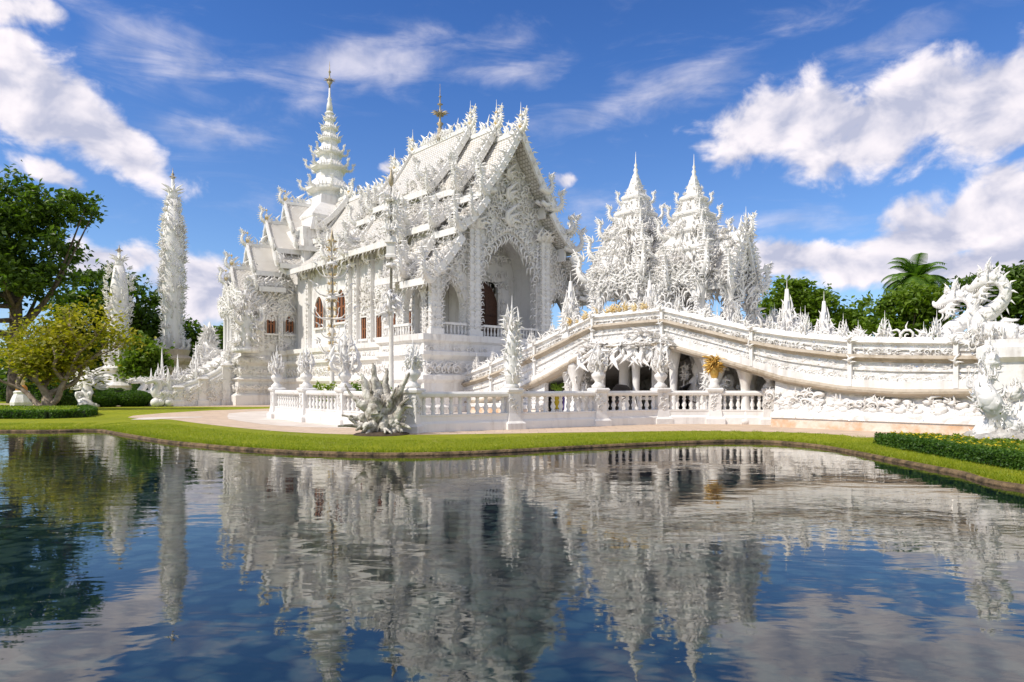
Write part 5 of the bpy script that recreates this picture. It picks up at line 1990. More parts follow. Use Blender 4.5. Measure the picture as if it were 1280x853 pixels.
for z in np.arange(.25, .95, .045):
    for j in range(5):
        a = j * 1.3 + z * 30
        gb.add(ACS[j % 2], frame((cos(a) * .09, sin(a) * .09, z * H), (cos(a), sin(a), .6), (cos(a), sin(a), 0), rng.uniform(.2, .34)), True)
gb.build('gilded_leaves', 'gold_paint', r)


# ------------------------------------------------------------------ towers on the left
def tower(label, px, ytop, Y, half_px, base_y, stone, tprof=(.66, .62, .8, .72, .36)):
    p = at(px, ytop, Y=Y)
    H = p[2] - GND
    w = half_px / F * Y
    zb0 = (HOR - base_y) / F * Y + EYE - GND
    r = thing('flame_tower', label, 'tower', (p[0], p[1], GND), R(12))
    b = MB().add(lathe([(w * 1.7, 0), (w * 1.7, .6), (w * 1.45, .8), (w * 1.45, 1.4), (w * 1.6, 1.6), (w * 1.25, 1.9), (w * 1.1, zb0 * .72), (w * 1.35, zb0 * .78), (w * 1.4, zb0 * .84), (w * 1.0, zb0 * .9), (w * 1.15, zb0), (w * .6, zb0 + .1)], 16), None)
    b.build('plinth', stone, r)
    zt_ = H - 2.6 * (H / 19)
    hs = zt_ - zb0
    s = MB().add(lathe([(w * .62, zb0), (w * .6, zb0 + hs * .1), (w * .72, zb0 + hs * .45), (w * .68, zb0 + hs * .75), (w * .4, zt_)], 10), None, True)
    so = s.build('shaft', 'white_plaster', r)
    f = MB()
    lev = int(hs / .46)
    for i in range(lev):
        q = i / (lev - 1)
        z = zb0 + .1 + q * (hs - .3)
        rr = float(np.interp(q, [0, .12, .4, .8, 1], tprof)) * w
        n = 13
        for j in range(n):
            if rng.random() < .2:
                continue
            a = j * 2 * pi / n + (i % 2) * pi / n + rng.uniform(-.15, .15)
            if j % 4 == 0:
                f.add((CURL, ACAN[2], ACS[0])[i % 3], frame((cos(a) * rr * 1.02, sin(a) * rr * 1.02, z), (cos(a) * .5, sin(a) * .5, 1), (-sin(a), cos(a), 0), rng.uniform(.4, .7)), True)
            f.add((FL + ACAN)[(i + j) % 7] if j % 2 else ACAN[j % 3], frame((cos(a) * rr, sin(a) * rr, z), (cos(a) * .2, sin(a) * .2, 1), (cos(a), sin(a), 0), rng.uniform(.35, 1.15) * (.42 + .17 * w)), True)
    for j in range(10):
        a = j * pi / 5
        f.add(NAGAF, frame((cos(a) * w * .7, sin(a) * w * .7, zb0 + .1), (0, 0, 1), (cos(a), sin(a), 0), .8), True)
    f.build('flame_cladding', 'white_ornament', so)
    c = MB()
    k = (H - zt_)
    c.add(lathe([(w * .36, zt_), (w * .3, zt_ + k * .2), (w * .14, zt_ + k * .35), (w * .1, zt_ + k * .7), (.01, zt_ + k * .8)], 10), None, True)
    for j in range(14):
        a = j * 2.4
        c.add(FL[j % 4], frame((cos(a) * w * .25, sin(a) * w * .25, zt_ + k * .03 * j * .5), (cos(a) * .5, sin(a) * .5, 1), (cos(a), sin(a), 0), .8 * w), True)
    c.build('crown', 'white_ornament', r)
    t = MB().add(lathe([(.06, zt_ + k * .6), (.2, zt_ + k * .68), (.06, zt_ + k * .72), (.15, zt_ + k * .8), (.05, zt_ + k * .84), (.01, H)], 8), None, True)
    for j in range(8):
        a = j * pi / 4
        t.add(FS[0], frame((0, 0, zt_ + k * .68), (cos(a), sin(a), .4), (cos(a), sin(a), 0), .35), True)
    t.build('metal_finial', 'tarnished_gold', r)


tower('taller slender white flame-clad tower left of the temple', 216, 210, 64, 18, 438, 'ochre_stone')
tower('shorter white flame-clad tower nearer the trees on the left', 149, 306, 61, 15.5, 452, 'white_plaster', (.6, .62, .74, 1.0, .8))


# ------------------------------------------------------------------ serpent stair on the left of the temple
def build_stair():
    VC = 26.06
    p = tw(-12.8, VC)
    r = thing('serpent_stair', 'white stair with carved serpent balustrades and small spires left of the temple', 'stairway', p, TH)
    off = np.array([-12.8, VC, 0])
    st = MB()
    for k in range(14):
        u = -9.6 - k * .42
        st.add(box(u - .42, u, VC - 1.6, VC + 1.6, 0, 3.9 - k * .28))
    V0 = -off
    st.build('steps', 'white_plaster', r, loc=tuple(V0))
    for sg in (-1, 1):
        v0 = VC + sg * 2.0
        m = MB()
        P = smooth_path([(-9.2, 4.6), (-11, 3.6), (-13, 2.6), (-15, 2.0), (-16.4, 1.9)], 4) if False else smooth_path([(-9.2, 0, 3.9), (-11, 0, 2.4), (-13, 0, 1.55), (-14, 0, 1.25), (-14.8, 0, 1.15)], 4)
        rings = [np.array([(q[0], v0 - .35, 0), (q[0], v0 + .35, 0), (q[0], v0 + .35, q[2] - .2), (q[0], v0 + .25, q[2]), (q[0], v0 - .25, q[2]), (q[0], v0 - .35, q[2] - .2)]) for q in P]
        m.add(rings_T(rings))
        mo = m.build('stair_wall', 'white_relief', r, loc=tuple(V0))
        o = MB()
        bd = np.array([(q[0], v0, q[2] + .15, .3 * (1 - .02 * i)) for i, q in enumerate(P)])
        o.add(tube(bd[:, :3], bd[:, 3], 10), None, True)
        for i in range(len(P) * 4):
            q = P[i // 4]
            o.add((FL + ACAN)[i % 7], frame((q[0] + rng.uniform(-.2, .2), v0, q[2] + .3), (-.6, rng.uniform(-.3, .3), 1), (-1, 0, 0), rng.uniform(.5, .9)), True)
            o.add((ACAN + [CURL])[i % 4], frame((q[0] + rng.uniform(-.2, .2), v0 - .36, rng.uniform(.3, max(.5, q[2] - .4))), (rng.uniform(-1, 1), -.3, 1), (1, 0, 0), rng.uniform(.4, .6)), True)
        o.build('serpent_carving', 'white_ornament', mo)
        # head at the foot
        hd = MB()
        nk = smooth_path([(-14.4, v0, 1.1, .36), (-15.0, v0, .8, .36), (-15.35, v0, 1.1, .3), (-15.1, v0, 1.6, .26), (-15.35, v0, 1.95, .22), (-15.8, v0, 1.85, .13), (-16.05, v0, 1.8, .07)], 3)
        hd.add(tube(nk[:, :3], nk[:, 3], 9), None, True)
        for k in range(34):
            i = int(rng.integers(2, len(nk)))
            hd.add((FL + ACAN)[k % 7], frame(nk[i, :3], (rng.uniform(-.6, .8), rng.uniform(-.7, .7), 1), (1, 0, 0), rng.uniform(.3, .55)), True)
        for k in range(9):
            hd.add(ball(rng.uniform(.25, .4), (-14.9 + rng.uniform(-.6, .6), v0 + rng.uniform(-.4, .4), .3), 8, 6, (1, 1, .9)), None, True)
        hd.build('serpent_head', 'white_ornament', mo)
        for u in (-10.2, -12.0, -13.8):
            zz = float(np.interp(-u, [9.2, 11, 13, 14, 14.8], [3.9, 2.4, 1.55, 1.25, 1.15]))
            f = MB().add(rect_mold(u - .3, u + .3, v0 - .42, v0 + .42, [(.1, 0), (.1, .4), (0, .5), (0, zz), (.12, zz + .15), (0, zz + .3)]))
            fo = f.build('pier', 'white_plaster', mo)
            f.p = []
    for u, v, z, s in ((-11.2, 1.9, 2.7, 2.6), (-12.6, 2.0, 2.0, 2.2), (-13.8, 2.0, 1.7, 3.0), (-14.6, 2.0, 1.3, 1.7), (-10.0, -2, 3.7, 1.5), (-12.4, -2, 2.2, 1.2), (-14.4, -2, 1.8, 1.1)):
        MB().add(PLUME, trans(u, VC + v, z, s * .75), True).add(lathe([(.25, z - 1.5), (.2, z), (.1, z + s * .5), (.01, z + s)], 8), trans(u, VC + v, 0), True).build('spire_finial', 'white_ornament', r, loc=tuple(V0))
    # white flame shrine behind the stair
    return r


build_stair()
pr_ = at(262, 405, Y=60)
r = thing('flame_shrine', 'small white flame shrine with a thin spire between the towers and the temple', 'shrine', (pr_[0], pr_[1], GND))
MB().add(rect_mold(-.9, .9, -.9, .9, [(.4, 0), (.4, .6), (.1, .8), (.1, 2.4), (.35, 2.6), (.1, 2.9), (0, 3.3)])).build('pedestal', 'white_plaster', r)
f = MB().add(lathe([(.8, 3.2), (.9, 4.2), (.6, 5.2), (.25, 6.4), (.05, 7.2), (.01, pr_[2] - GND)], 10), None, True)
for k in range(120):
    a, z = rng.uniform(0, 2 * pi), rng.uniform(3.2, 6.6)
    rr = float(np.interp(z, [3.2, 4.2, 5.2, 6.6], [.8, .9, .6, .2]))
    f.add((ACAN + FL)[k % 7], frame((cos(a) * rr, sin(a) * rr, z), (cos(a) * .6, sin(a) * .6, 1), (cos(a), sin(a), 0), rng.uniform(.5, .8)), True)
f.build('flames', 'white_ornament', r)


# ------------------------------------------------------------------ statues on the left lawn
def deity(label, px, py, s, wings=True):
    p = at(px, py, z=GND)
    r = thing('deity_statue', label, 'statue', (p[0], p[1], GND), R(8))
    m = MB().add(lathe([(1.05, 0), (1.1, .25), (.8, .4), (.75, .55), (.55, .7)], 14), trans(0, 0, 0, s), True)
    for k in range(10):
        a = k * .63
        m.add(ball(.3, (cos(a) * .9, sin(a) * .8, .12), 7, 5, (1.2, 1, .7)), trans(0, 0, 0, s), True)
    m.build('cloud_base', 'white_plaster', r)
    b = MB()
    b.add(lathe([(.55, .6), (.5, .9), (.36, 1.3), (.27, 1.55), (.25, 1.7), (.33, 1.95), (.36, 2.1), (.26, 2.25), (.1, 2.3), (.09, 2.42)], 14), np.diag([s, s * .75, s, 1]), True)
    b.add(ball(.17, (0, -.02, 2.56), 10, 8, (.9, 1, 1.15)), trans(0, 0, 0, s), True)
    b.add(lathe([(.18, 2.64), (.2, 2.7), (.13, 2.8), (.14, 2.86), (.07, 3.0), (.08, 3.04), (.02, 3.2), (.003, 3.42)], 10), trans(0, 0, 0, s), True)
    for sg in (-1, 1):
        P = smooth_path([(sg * .32, 0, 2.08), (sg * .52, -.1, 1.75), (sg * .4, -.42, 1.62), (sg * .12, -.5, 1.78)], 3)
        b.add(tube(P, np.linspace(.11, .06, len(P)), 8), trans(0, 0, 0, s), True)
        P = smooth_path([(sg * .2, -.1, .95), (sg * .45, -.55, 1.0), (sg * .4, -.5, .6)], 3)
        b.add(tube(P, np.linspace(.2, .12, len(P)), 8), trans(0, 0, 0, s), True)
        b.add(ball(.05, (sg * .06, -.17, 2.58), 6, 4), trans(0, 0, 0, s), True)
    b.build('figure', 'white_ornament', r)
    if wings:
        w = MB()
        for sg in (-1, 1):
            for k in range(12):
                a = .25 + k * .13
                w.add(FL[k % 4], trans(0, 0, 0, s) @ frame((sg * (.2 + .03 * k), .2, 1.7 - .03 * k), (sg * sin(a), .2, cos(a)), (sg, 0, 0), 1.5 - .06 * k), True)
        w.build('wing', 'white_ornament', r)
    return r


deity('winged white crowned deity statue kneeling on a cloud base on the left lawn', 109, 509, 1.0)
p = at(27, 508, z=GND)
r = thing('shrine_statue', 'small ochre-robed figure on a white octagonal pedestal left of the yellow tree', 'statue', (p[0], p[1], GND))
MB().add(lathe([(.72, 0), (.76, .3), (.62, .7), (.5, .95), (.55, 1.1), (.4, 1.2)], 8), None).build('pedestal', 'white_plaster', r)
MB().add(lathe([(.36, 1.2), (.34, 1.4), (.2, 1.7), (.24, 1.95), (.1, 2.1), (.09, 2.14), (.13, 2.25), (.1, 2.38), (.03, 2.5), (.005, 2.75)], 10), None, True).build('figure', 'gold_paint', r)
MB().add(lathe([(.39, 1.22), (.37, 1.42), (.27, 1.6)], 10), None, True).build('robe', 'orange_cloth', r)
# small white figures behind the hedge
for x, y, s, lab in ((142, 500, .62, 'small white statue with raised arm partly behind the winged deity'),):
    deity(lab, x, y, s, False)

# white elephant-like guardian beneath the wing gable
p = tw(-9.2, 22.3, 4.2)
r = thing('guardian_statue', 'massive white flame-covered guardian figure standing under the left wing gable', 'statue', p, TH)
m = MB().add(lathe([(1.0, 0), (1.05, .3), (.75, .5), (.85, 1.2), (.7, 2.0), (.8, 2.6), (.55, 3.2), (.4, 3.6), (.44, 4.0), (.2, 4.4), (.05, 5.0)], 12), None, True)
m.build('body', 'white_plaster', r)
f = MB()
for k in range(150):
    a, z = rng.uniform(0, 2 * pi), rng.uniform(.2, 4.4)
    rr = float(np.interp(z, [0, .5, 1.2, 2.6, 3.6, 4.4], [1.0, .75, .85, .8, .4, .2]))
    f.add((ACAN + FL + [CURL])[k % 8], frame((cos(a) * rr, sin(a) * rr, z), (cos(a), sin(a), rng.uniform(.2, 1.1)), (cos(a), sin(a), 0), rng.uniform(.4, .8)), True)
for sg in (-1, 1):
    f.add(NAGAF, frame((sg * .6, -.5, 2.4), (0, 0, 1), (sg, -.5, 0), 1.1), True)
f.build('flames', 'white_ornament', r)

# things in the shade of the bridge
p = at(697, 484, Y=37.2)
r = thing('plant_pot', 'lime green leafy plant in a yellow pot under the left of the bridge', 'plant', (p[0], p[1], GND))
MB().add(lathe([(.3, 0), (.34, .1), (.42, .9), (.46, .95), (.3, 1.0)], 14), trans(0, 0, .35), True).build('pot', 'yellow_plastic', r)
lt = MB()
for k in range(60):
    a = k * 2.4
    lt.add(FL[k % 4], frame((cos(a) * .2, sin(a) * .2, 1.3), (cos(a) * rng.uniform(.1, 1.3), sin(a) * rng.uniform(.1, 1.3), 1), (cos(a), sin(a), 0), rng.uniform(.5, .9)), True)
lt.build('leafy_top', 'lime_plastic', r)
r.scale = (.62, .62, .88)
MB().add(lathe([(.4, 0), (.4, .35), (.2, .36)], 10), None).build('stand', 'white_plaster', r)
p = at(712, 484, Y=36.6)
r = thing('covered_stool', 'stool draped in purple cloth beside the lime plant', 'stool', (p[0], p[1], GND))
MB().add(lathe([(.45, .2), (.5, 1.0), (.55, 1.25), (.3, 1.42), (.05, 1.46)], 14), None, True).build('cloth', 'purple_cloth', r)
r.scale = (.8, .8, .95)
MB().add(lathe([(.3, 0), (.28, .3)], 10), None).build('stool_base', 'white_plaster', r)
for px, py, Y, s, lab in ((728, 484, 35.4, .95, 'white seated guardian statue under the bridge beside the purple stool'), (873, 484, 31.5, 1.05, 'white crouching guardian statue under the bridge behind the gilded basket'), (912, 488, 29.6, .8, 'pale round-headed guardian statue under the right end of the bridge arch')):
    p = at(px, py, Y=Y)
    r = thing('guardian_statue', lab, 'statue', (p[0], p[1], GND), 0, 'guardian statues under the bridge')
    MB().add(lathe([(.5, 0), (.55, .3), (.42, .6), (.5, 1.1), (.42, 1.7), (.2, 1.95), (.26, 2.15), (.24, 2.4), (.1, 2.6)], 12), trans(0, 0, 0, s), True).build('body', 'white_ornament', r)
    f = MB()
    for k in range(34):
        a, z = rng.uniform(0, 2 * pi), rng.uniform(.3, 2.3)
        f.add(ACAN[k % 3], frame((cos(a) * .45 * s, sin(a) * .45 * s, z * s), (cos(a), sin(a), rng.uniform(0, 1)), (cos(a), sin(a), 0), .42 * s), True)
    f.build('flames', 'white_ornament', r)
for px, Y, tilt, lab in ((779, 32.5, R(62), 'black open parasol tilted on its side behind the middle of the balustrade'), (858, 31.2, R(-70), 'black open parasol lying in the shade beneath the bridge left of the gilded basket')):
    p = at(px, 490, Y=Y)
    r = thing('parasol', lab, 'parasol', (p[0], p[1], GND + .95), 0, 'black parasols under the bridge')
    Mp = Matrix.Rotation(tilt, 4, 'Y') @ Matrix.Rotation(R(-35), 4, 'X')
    Mp = np.array(Mp)
    a_ = np.arange(16) * pi / 8
    rings = [np.stack([np.cos(a_) * q * (1 if True else 1) * (1 - .06 * (np.arange(16) % 2)), np.sin(a_) * q * (1 - .06 * (np.arange(16) % 2)), np.full(16, z)], 1) for q, z in ((.01, .5), (.3, .45), (.55, .32), (.75, .12), (.78, .05), (.72, .1), (.5, .28), (.01, .44))]
    MB().add(rings_T(rings), Mp).build('canopy', 'black_cloth', r)
    MB().add(tube([(0, 0, .55), (0, 0, -.75)], .025, 6), Mp).build('stick', 'dark_wood', r)
# rubble stones and a bench in the vault
p = at(800, 490, Y=33)
r = thing('stone_bench', 'pale stone bench under the crown of the bridge arch', 'bench', (p[0], p[1], GND))
MB().add(box(-1.0, 1.0, -.25, .25, .9, 1.05)).build('seat', 'white_plaster', r)
for sx in (-.75, .75):
    MB().add(box(sx - .12, sx + .12, -.2, .2, 0, .9)).build('leg', 'white_plaster', r)

# ------------------------------------------------------------------ vegetation
def leaves_T(centres, size, up=0.35, aspect=.55):
    n = len(centres)
    C = np.asarray(centres)
    nrm = rng.normal(size=(n, 3))
    nrm[:, 2] = np.abs(nrm[:, 2]) + up
    nrm /= np.linalg.norm(nrm, axis=1)[:, None]
    a = rng.normal(size=(n, 3))
    a -= nrm * np.sum(a * nrm, 1)[:, None]
    a /= np.linalg.norm(a, axis=1)[:, None]
    b = np.cross(nrm, a)
    s = size * rng.uniform(.6, 1.35, n)[:, None]
    p0 = C - a * s
    p1 = C + b * s * aspect + nrm * s * .12
    p2 = C + a * s - nrm * s * .15
    p3 = C - b * s * aspect + nrm * s * .12
    V = np.stack([p0, p1, p2, p3], 1).reshape(-1, 3)
    L = np.arange(4 * n, dtype=np.int32)
    return V, L, np.full(n, 4, np.int32)


def clump_points(lobes, n_clump, per, r_clump, shell=.55):
    """leaf centres in clumps spread through ellipsoid lobes (cx,cy,cz,rx,ry,rz)"""
    lob = np.array(lobes, float)
    vol = lob[:, 3] * lob[:, 4] * lob[:, 5]
    idx = rng.choice(len(lob), n_clump, p=vol / vol.sum())
    d = rng.normal(size=(n_clump, 3))
    d /= np.linalg.norm(d, axis=1)[:, None]
    rad = (shell + (1 - shell) * rng.random(n_clump)) ** .8
    c = lob[idx, :3] + d * rad[:, None] * lob[idx, 3:6]
    sz = r_clump * rng.uniform(.5, 1.3, n_clump)
    k = rng.poisson(per, n_clump) + 3
    rep = np.repeat(np.arange(n_clump), k)
    q = rng.normal(size=(len(rep), 3)) * .5
    q[:, 2] *= .6
    return c, c[rep] + q * sz[rep][:, None]


def tree(name, label, cat, pos, lobes, n_clump, per, r_clump, leaf, mat, bark, trunk_r, trunk_h, group=None, shell=.55, limbs=14):
    r = thing(name, label, cat, pos, 0, group)
    c, P = clump_points(lobes, n_clump, per, r_clump, shell)
    t = MB()
    top = np.array([0, 0, trunk_h])
    t.add(tube(smooth_path([(0, 0, -.1), (rng.uniform(-.1, .1), 0, trunk_h * .4), top], 3), np.linspace(trunk_r * 1.25, trunk_r * .7, 7), 9, 1, (0, 1, 0), .06), None, True)
    for k in rng.choice(len(c), min(limbs, len(c)), replace=False):
        e = c[k]
        z0 = trunk_h * rng.uniform(.6, 1.0)
        s0 = np.array([0, 0, z0])
        mid = s0 + (e - s0) * .5 + np.array([0, 0, -.15 * np.linalg.norm(e - s0)]) + rng.normal(0, .2, 3)
        Q = smooth_path([s0, mid, e], 4)
        t.add(tube(Q, np.linspace(trunk_r * .45, trunk_r * .06, len(Q)), 6), None, True)
    t.build('trunk', bark, r)
    MB().add(leaves_T(P, leaf)).build('crown', mat, r)
    return r


def tree_px(name, label, cat, px, Y, lobes_px, n_clump, per, r_clump, leaf, mat, bark='bark', trunk_r=.35, group='trees behind the temple grounds', shell=.55, depth=.8):
    """lobes_px: (px, py, rx_px, ry_px) in photo pixels at depth Y"""
    X = (px - 640) / F * Y
    k = Y / F
    lob = []
    zmin = 1e9
    for a, b, ra, rb in lobes_px:
        cz = EYE + (HOR - b) * k - GND
        lob.append(((a - px) * k, rng.uniform(-.3, .3) * ra * k, cz, ra * k, ra * k * depth, rb * k))
        zmin = min(zmin, cz)
    return tree(name, label, cat, (X, Y, GND), lob, n_clump, per, r_clump, leaf, mat, bark, trunk_r, max(zmin * .9, 1.0), group, shell)


# big dark tree at the left edge
tree_px('broadleaf_tree', 'big dark broadleaf tree rising behind the yellow tree at the left edge', 'tree', 20, 62,
        [(30, 265, 45, 30), (78, 262, 38, 26), (-30, 270, 60, 45), (20, 310, 65, 32), (75, 305, 26, 20), (-20, 350, 80, 40), (50, 352, 42, 26), (95, 255, 26, 14), (10, 235, 30, 18)], 330, 46, 1.25, .27, 'leaf_dark', trunk_r=.6, shell=.6)
tree_px('broadleaf_tree', 'dense green tree between the big dark tree and the shorter white tower', 'tree', 130, 74,
        [(125, 350, 34, 18), (165, 375, 34, 26), (110, 395, 40, 30), (160, 420, 40, 28), (185, 400, 18, 20), (120, 440, 40, 25)], 240, 42, 1.3, .3, 'leaf_dark')
tree_px('broadleaf_tree', 'dark green tree showing right behind the taller white tower', 'tree', 240, 76,
        [(238, 415, 18, 22), (228, 445, 30, 24), (258, 440, 18, 26), (205, 425, 20, 20), (200, 450, 26, 20)], 150, 40, 1.2, .3, 'leaf_dark')
tree_px('broadleaf_tree', 'small fresh green tree left of the temple stair spires', 'tree', 290, 82,
        [(280, 425, 14, 14), (296, 432, 12, 14), (305, 445, 18, 16), (275, 450, 22, 14)], 110, 40, 1.1, .3, 'leaf_mid')
tree_px('broadleaf_tree', 'light green young tree behind the hedges between the two white towers', 'tree', 180, 60,
        [(180, 440, 18, 18), (190, 455, 16, 16), (172, 460, 18, 14)], 80, 36, .9, .22, 'leaf_mid')
# the right-hand trees
tree_px('broadleaf_tree', 'rounded green tree just right of the bridge pavilions', 'tree', 1000, 78,
        [(990, 365, 24, 16), (1015, 380, 28, 16), (975, 385, 24, 20), (1045, 392, 16, 10), (1000, 405, 40, 16)], 190, 42, 1.2, .3, 'leaf_mid')
tree_px('broadleaf_tree', 'bushy green tree beneath the palm', 'tree', 1135, 70,
        [(1125, 380, 28, 18), (1152, 376, 26, 16), (1165, 385, 30, 16), (1100, 400, 24, 16), (1185, 372, 22, 18), (1150, 410, 50, 16)], 210, 42, 1.1, .28, 'leaf_mid')
tree_px('broadleaf_tree', 'dark green tree behind the large serpent at the right edge', 'tree', 1270, 66,
        [(1262, 360, 26, 20), (1295, 355, 40, 24), (1240, 380, 30, 20), (1285, 395, 40, 26), (1215, 365, 20, 18)], 240, 44, 1.15, .28, 'leaf_dark')
tree_px('broadleaf_tree', 'low green tree between the rounded tree and the palm', 'tree', 1062, 82,
        [(1060, 398, 22, 10), (1085, 385, 12, 12), (1075, 410, 30, 12)], 90, 38, 1.1, .3, 'leaf_mid')

# yellow-green spreading tree on the left lawn: visible branching
p = at(58, 513, z=GND)
YT = thing('yellow_tree', 'spreading yellow-green tree with bare forking limbs on the hedged island bed', 'tree', (p[0], p[1], GND))
rs = np.random.default_rng(11)
tb = MB()
tips = []


def branch(a, d, L, r, lev):
    n = 5
    P = [a]
    for i in range(n):
        d = d + rs.normal(0, .13, 3)
        d[2] += .10 if lev > 1 else .05
        d = d / np.linalg.norm(d)
        P.append(P[-1] + d * L / n)
    Q = smooth_path(P, 2)
    tb.add(tube(Q, np.linspace(r, r * .62, len(Q)), 7 if lev < 3 else 5, 1, (0, 1, 0), .05), None, True)
    if lev >= 4:
        tips.append((P[-1], d))
        tips.append((P[3], d))
        return
    k = 3 if lev in (0, 1) else (2 if rs.random() < .45 else 3)
    for j in range(k):
        az = rs.uniform(0, 2 * pi) if lev else j * 2 * pi / k + .5
        e = d * .75 + np.array([cos(az), sin(az), .18]) * (.66 if lev else .75)
        branch(P[-1] if j or lev == 0 else P[-2], e / np.linalg.norm(e), L * rs.uniform(.72, .92), r * .62, lev + 1)
    if lev >= 3:
        tips.append((P[-1], d))


branch(np.array([0, 0, -.1]), np.array([.02, 0, 1.0]), .95, .30, 0)
branch(np.array([-.12, 0, .0]), np.array([-.75, -.1, 1.0]), 1.9, .15, 1)
branch(np.array([.12, .05, .2]), np.array([.7, .1, 1.0]), 1.9, .15, 1)
tb.build('trunk', 'pale_bark', YT)
C = np.array([t_[0] for t_ in tips])
C = C[C[:, 2] > .42 * C[:, 2].max()]
cen = C.mean(0)
C = np.concatenate([C, C + rs.normal(0, .45, C.shape)])
rep = np.repeat(np.arange(len(C)), 22)
Q = C[rep] + rs.normal(0, .34, (len(rep), 3)) * (1, 1, .65)
ymax = 8.0
MB().add(leaves_T(Q, .115)).build('crown', 'leaf_yellow', YT)
print('yellow tree height', C[:, 2].max(), 'width', np.ptp(C[:, 0]), C.min(0), C.max(0))
sc = 7.4 / C[:, 2].max()
YT.scale = (sc * 1.32, sc * 1.15, sc)

# palm
p = at(1145, 412, Y=74)
PM = thing('palm_tree', 'tall feather palm standing above the bushes right of the bridge', 'tree', (p[0], p[1], GND))
zt_palm = EYE + (HOR - 350) / F * 74 - GND
tk = MB().add(tube(smooth_path([(0, 0, -.1), (.1, 0, zt_palm * .5), (0, 0, zt_palm)], 4), np.linspace(.3, .2, 9), 9, 1, (0, 1, 0), .08), None, True)
tk.build('trunk', 'bark', PM)
fr = MB()
for k in range(40):
    a = k * 2.4
    el_ = R(rng.uniform(5, 75) if k % 3 else rng.uniform(-10, 30))
    Lf = rng.uniform(3.3, 4.3)
    pts = []
    for i in range(9):
        q = i / 8
        e2 = el_ - q * q * 1.5
        pts.append((0, 0, 0) if i == 0 else (pts[-1][0] + cos(a) * cos(e2) * Lf / 8, pts[-1][1] + sin(a) * cos(e2) * Lf / 8, pts[-1][2] + sin(e2) * Lf / 8))
    P = np.array(pts) + np.array([0, 0, zt_palm])
    fr.add(tube(P, np.linspace(.045, .01, 9), 4))
    Q = smooth_path(P, 3)
    for i in range(2, len(Q) - 1):
        d = Q[i + 1] - Q[i - 1]
        d /= np.linalg.norm(d)
        sdv = np.cross(d, (0, 0, 1))
        sdv /= np.linalg.norm(sdv) + 1e-6
        ln = .75 * sin(pi * (.15 + .8 * i / len(Q))) + .12
        for sg in (-1, 1):
            tip = Q[i] + sdv * sg * ln + d * ln * .45 - np.array([0, 0, .28 * ln])
            w = d * .09
            fr.add(T_faces([Q[i] - w, Q[i] + w, tip + w * .3, tip - w * .3], [(0, 1, 2, 3)]))
fr.build('crown', 'leaf_palm', PM)


# hedges: box bodies with leaf cover
def hedge(label, path, w, h, mat='leaf_hedge', dens=900, leaf=.05, group=None, name='hedge', cat='hedge'):
    path = np.array(path)
    o = path[0]
    r = thing(name, label, cat, (o[0], o[1], GND), 0, group)
    pts = path - o
    core = MB()
    Pl = []
    for a, b in zip(pts[:-1], pts[1:]):
        L = np.linalg.norm(b - a)
        d = (b - a) / L
        n = np.array([-d[1], d[0]])
        M = frame(((a + b) / 2).tolist() + [0], (0, 0, 1), (d[0], d[1], 0))
        core.add(box(-L / 2, L / 2, -w / 2 + .06, w / 2 - .06, 0, h - .05), M)
        N = int(dens * L * (w + 2 * h))
        t = rng.random(N)
        s = rng.random(N) * (w + 2 * h)
        off = np.where(s < h, -w / 2, np.where(s > w + h, w / 2, s - h - w / 2))
        z = np.where(s < h, s, np.where(s > w + h, 2 * h + w - s, h)) 
        base = a + np.outer(t, b - a) + n * off[:, None]
        Pl.append(np.column_stack([base, z]) + rng.normal(0, .022, (N, 3)))
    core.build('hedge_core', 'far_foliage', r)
    MB().add(leaves_T(np.concatenate(Pl), leaf, .1)).build('leaves', mat, r)
    return r


def shrub(label, pos, rx, rz, mat='leaf_hedge', n=4500, leaf=.07, group='clipped round shrubs on the far lawn', name='round_shrub'):
    r = thing(name, label, 'shrub', pos, 0, group)
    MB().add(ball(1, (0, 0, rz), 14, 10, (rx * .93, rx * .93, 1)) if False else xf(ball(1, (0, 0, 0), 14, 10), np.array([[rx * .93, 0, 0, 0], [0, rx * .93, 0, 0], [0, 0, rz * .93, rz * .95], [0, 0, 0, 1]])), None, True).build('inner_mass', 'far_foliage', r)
    d = rng.normal(size=(n, 3))
    d /= np.linalg.norm(d, axis=1)[:, None]
    P = d * np.array([rx, rx, rz]) * rng.uniform(.94, 1.05, n)[:, None] + np.array([0, 0, rz * .95])
    P = P[P[:, 2] > 0]
    MB().add(leaves_T(P, leaf, .1)).build('leaves', mat, r)
    return r


# hedge rim of the island bed on the left, with lime ground cover
hp = [ground_pt(-60, 522.5, GND), ground_pt(0, 523.5, GND), ground_pt(60, 523.5, GND), ground_pt(100, 522, GND), ground_pt(114, 519, GND), ground_pt(104, 514.5, GND)]
hedge('low dark clipped hedge rimming the island bed around the yellow tree', hp, .55, .36, dens=420, leaf=.06)
N = 16000
bx = np.array([ground_pt(-50, 520, GND), ground_pt(104, 519, GND), ground_pt(96, 513.5, GND), ground_pt(-50, 513.5, GND)])
uu, vv = rng.random(N), rng.random(N)
q = (bx[0] * (1 - uu)[:, None] + bx[1] * uu[:, None]) * (1 - vv)[:, None] + (bx[3] * (1 - uu)[:, None] + bx[2] * uu[:, None]) * vv[:, None]
gc = MB().add(leaves_T(np.column_stack([q, GND + rng.uniform(.02, .32, N)]), .07)).build('ground_cover', 'leaf_lime')
tag(gc, 'low yellow-green ground cover under the yellow tree', 'ground cover', kind='stuff')
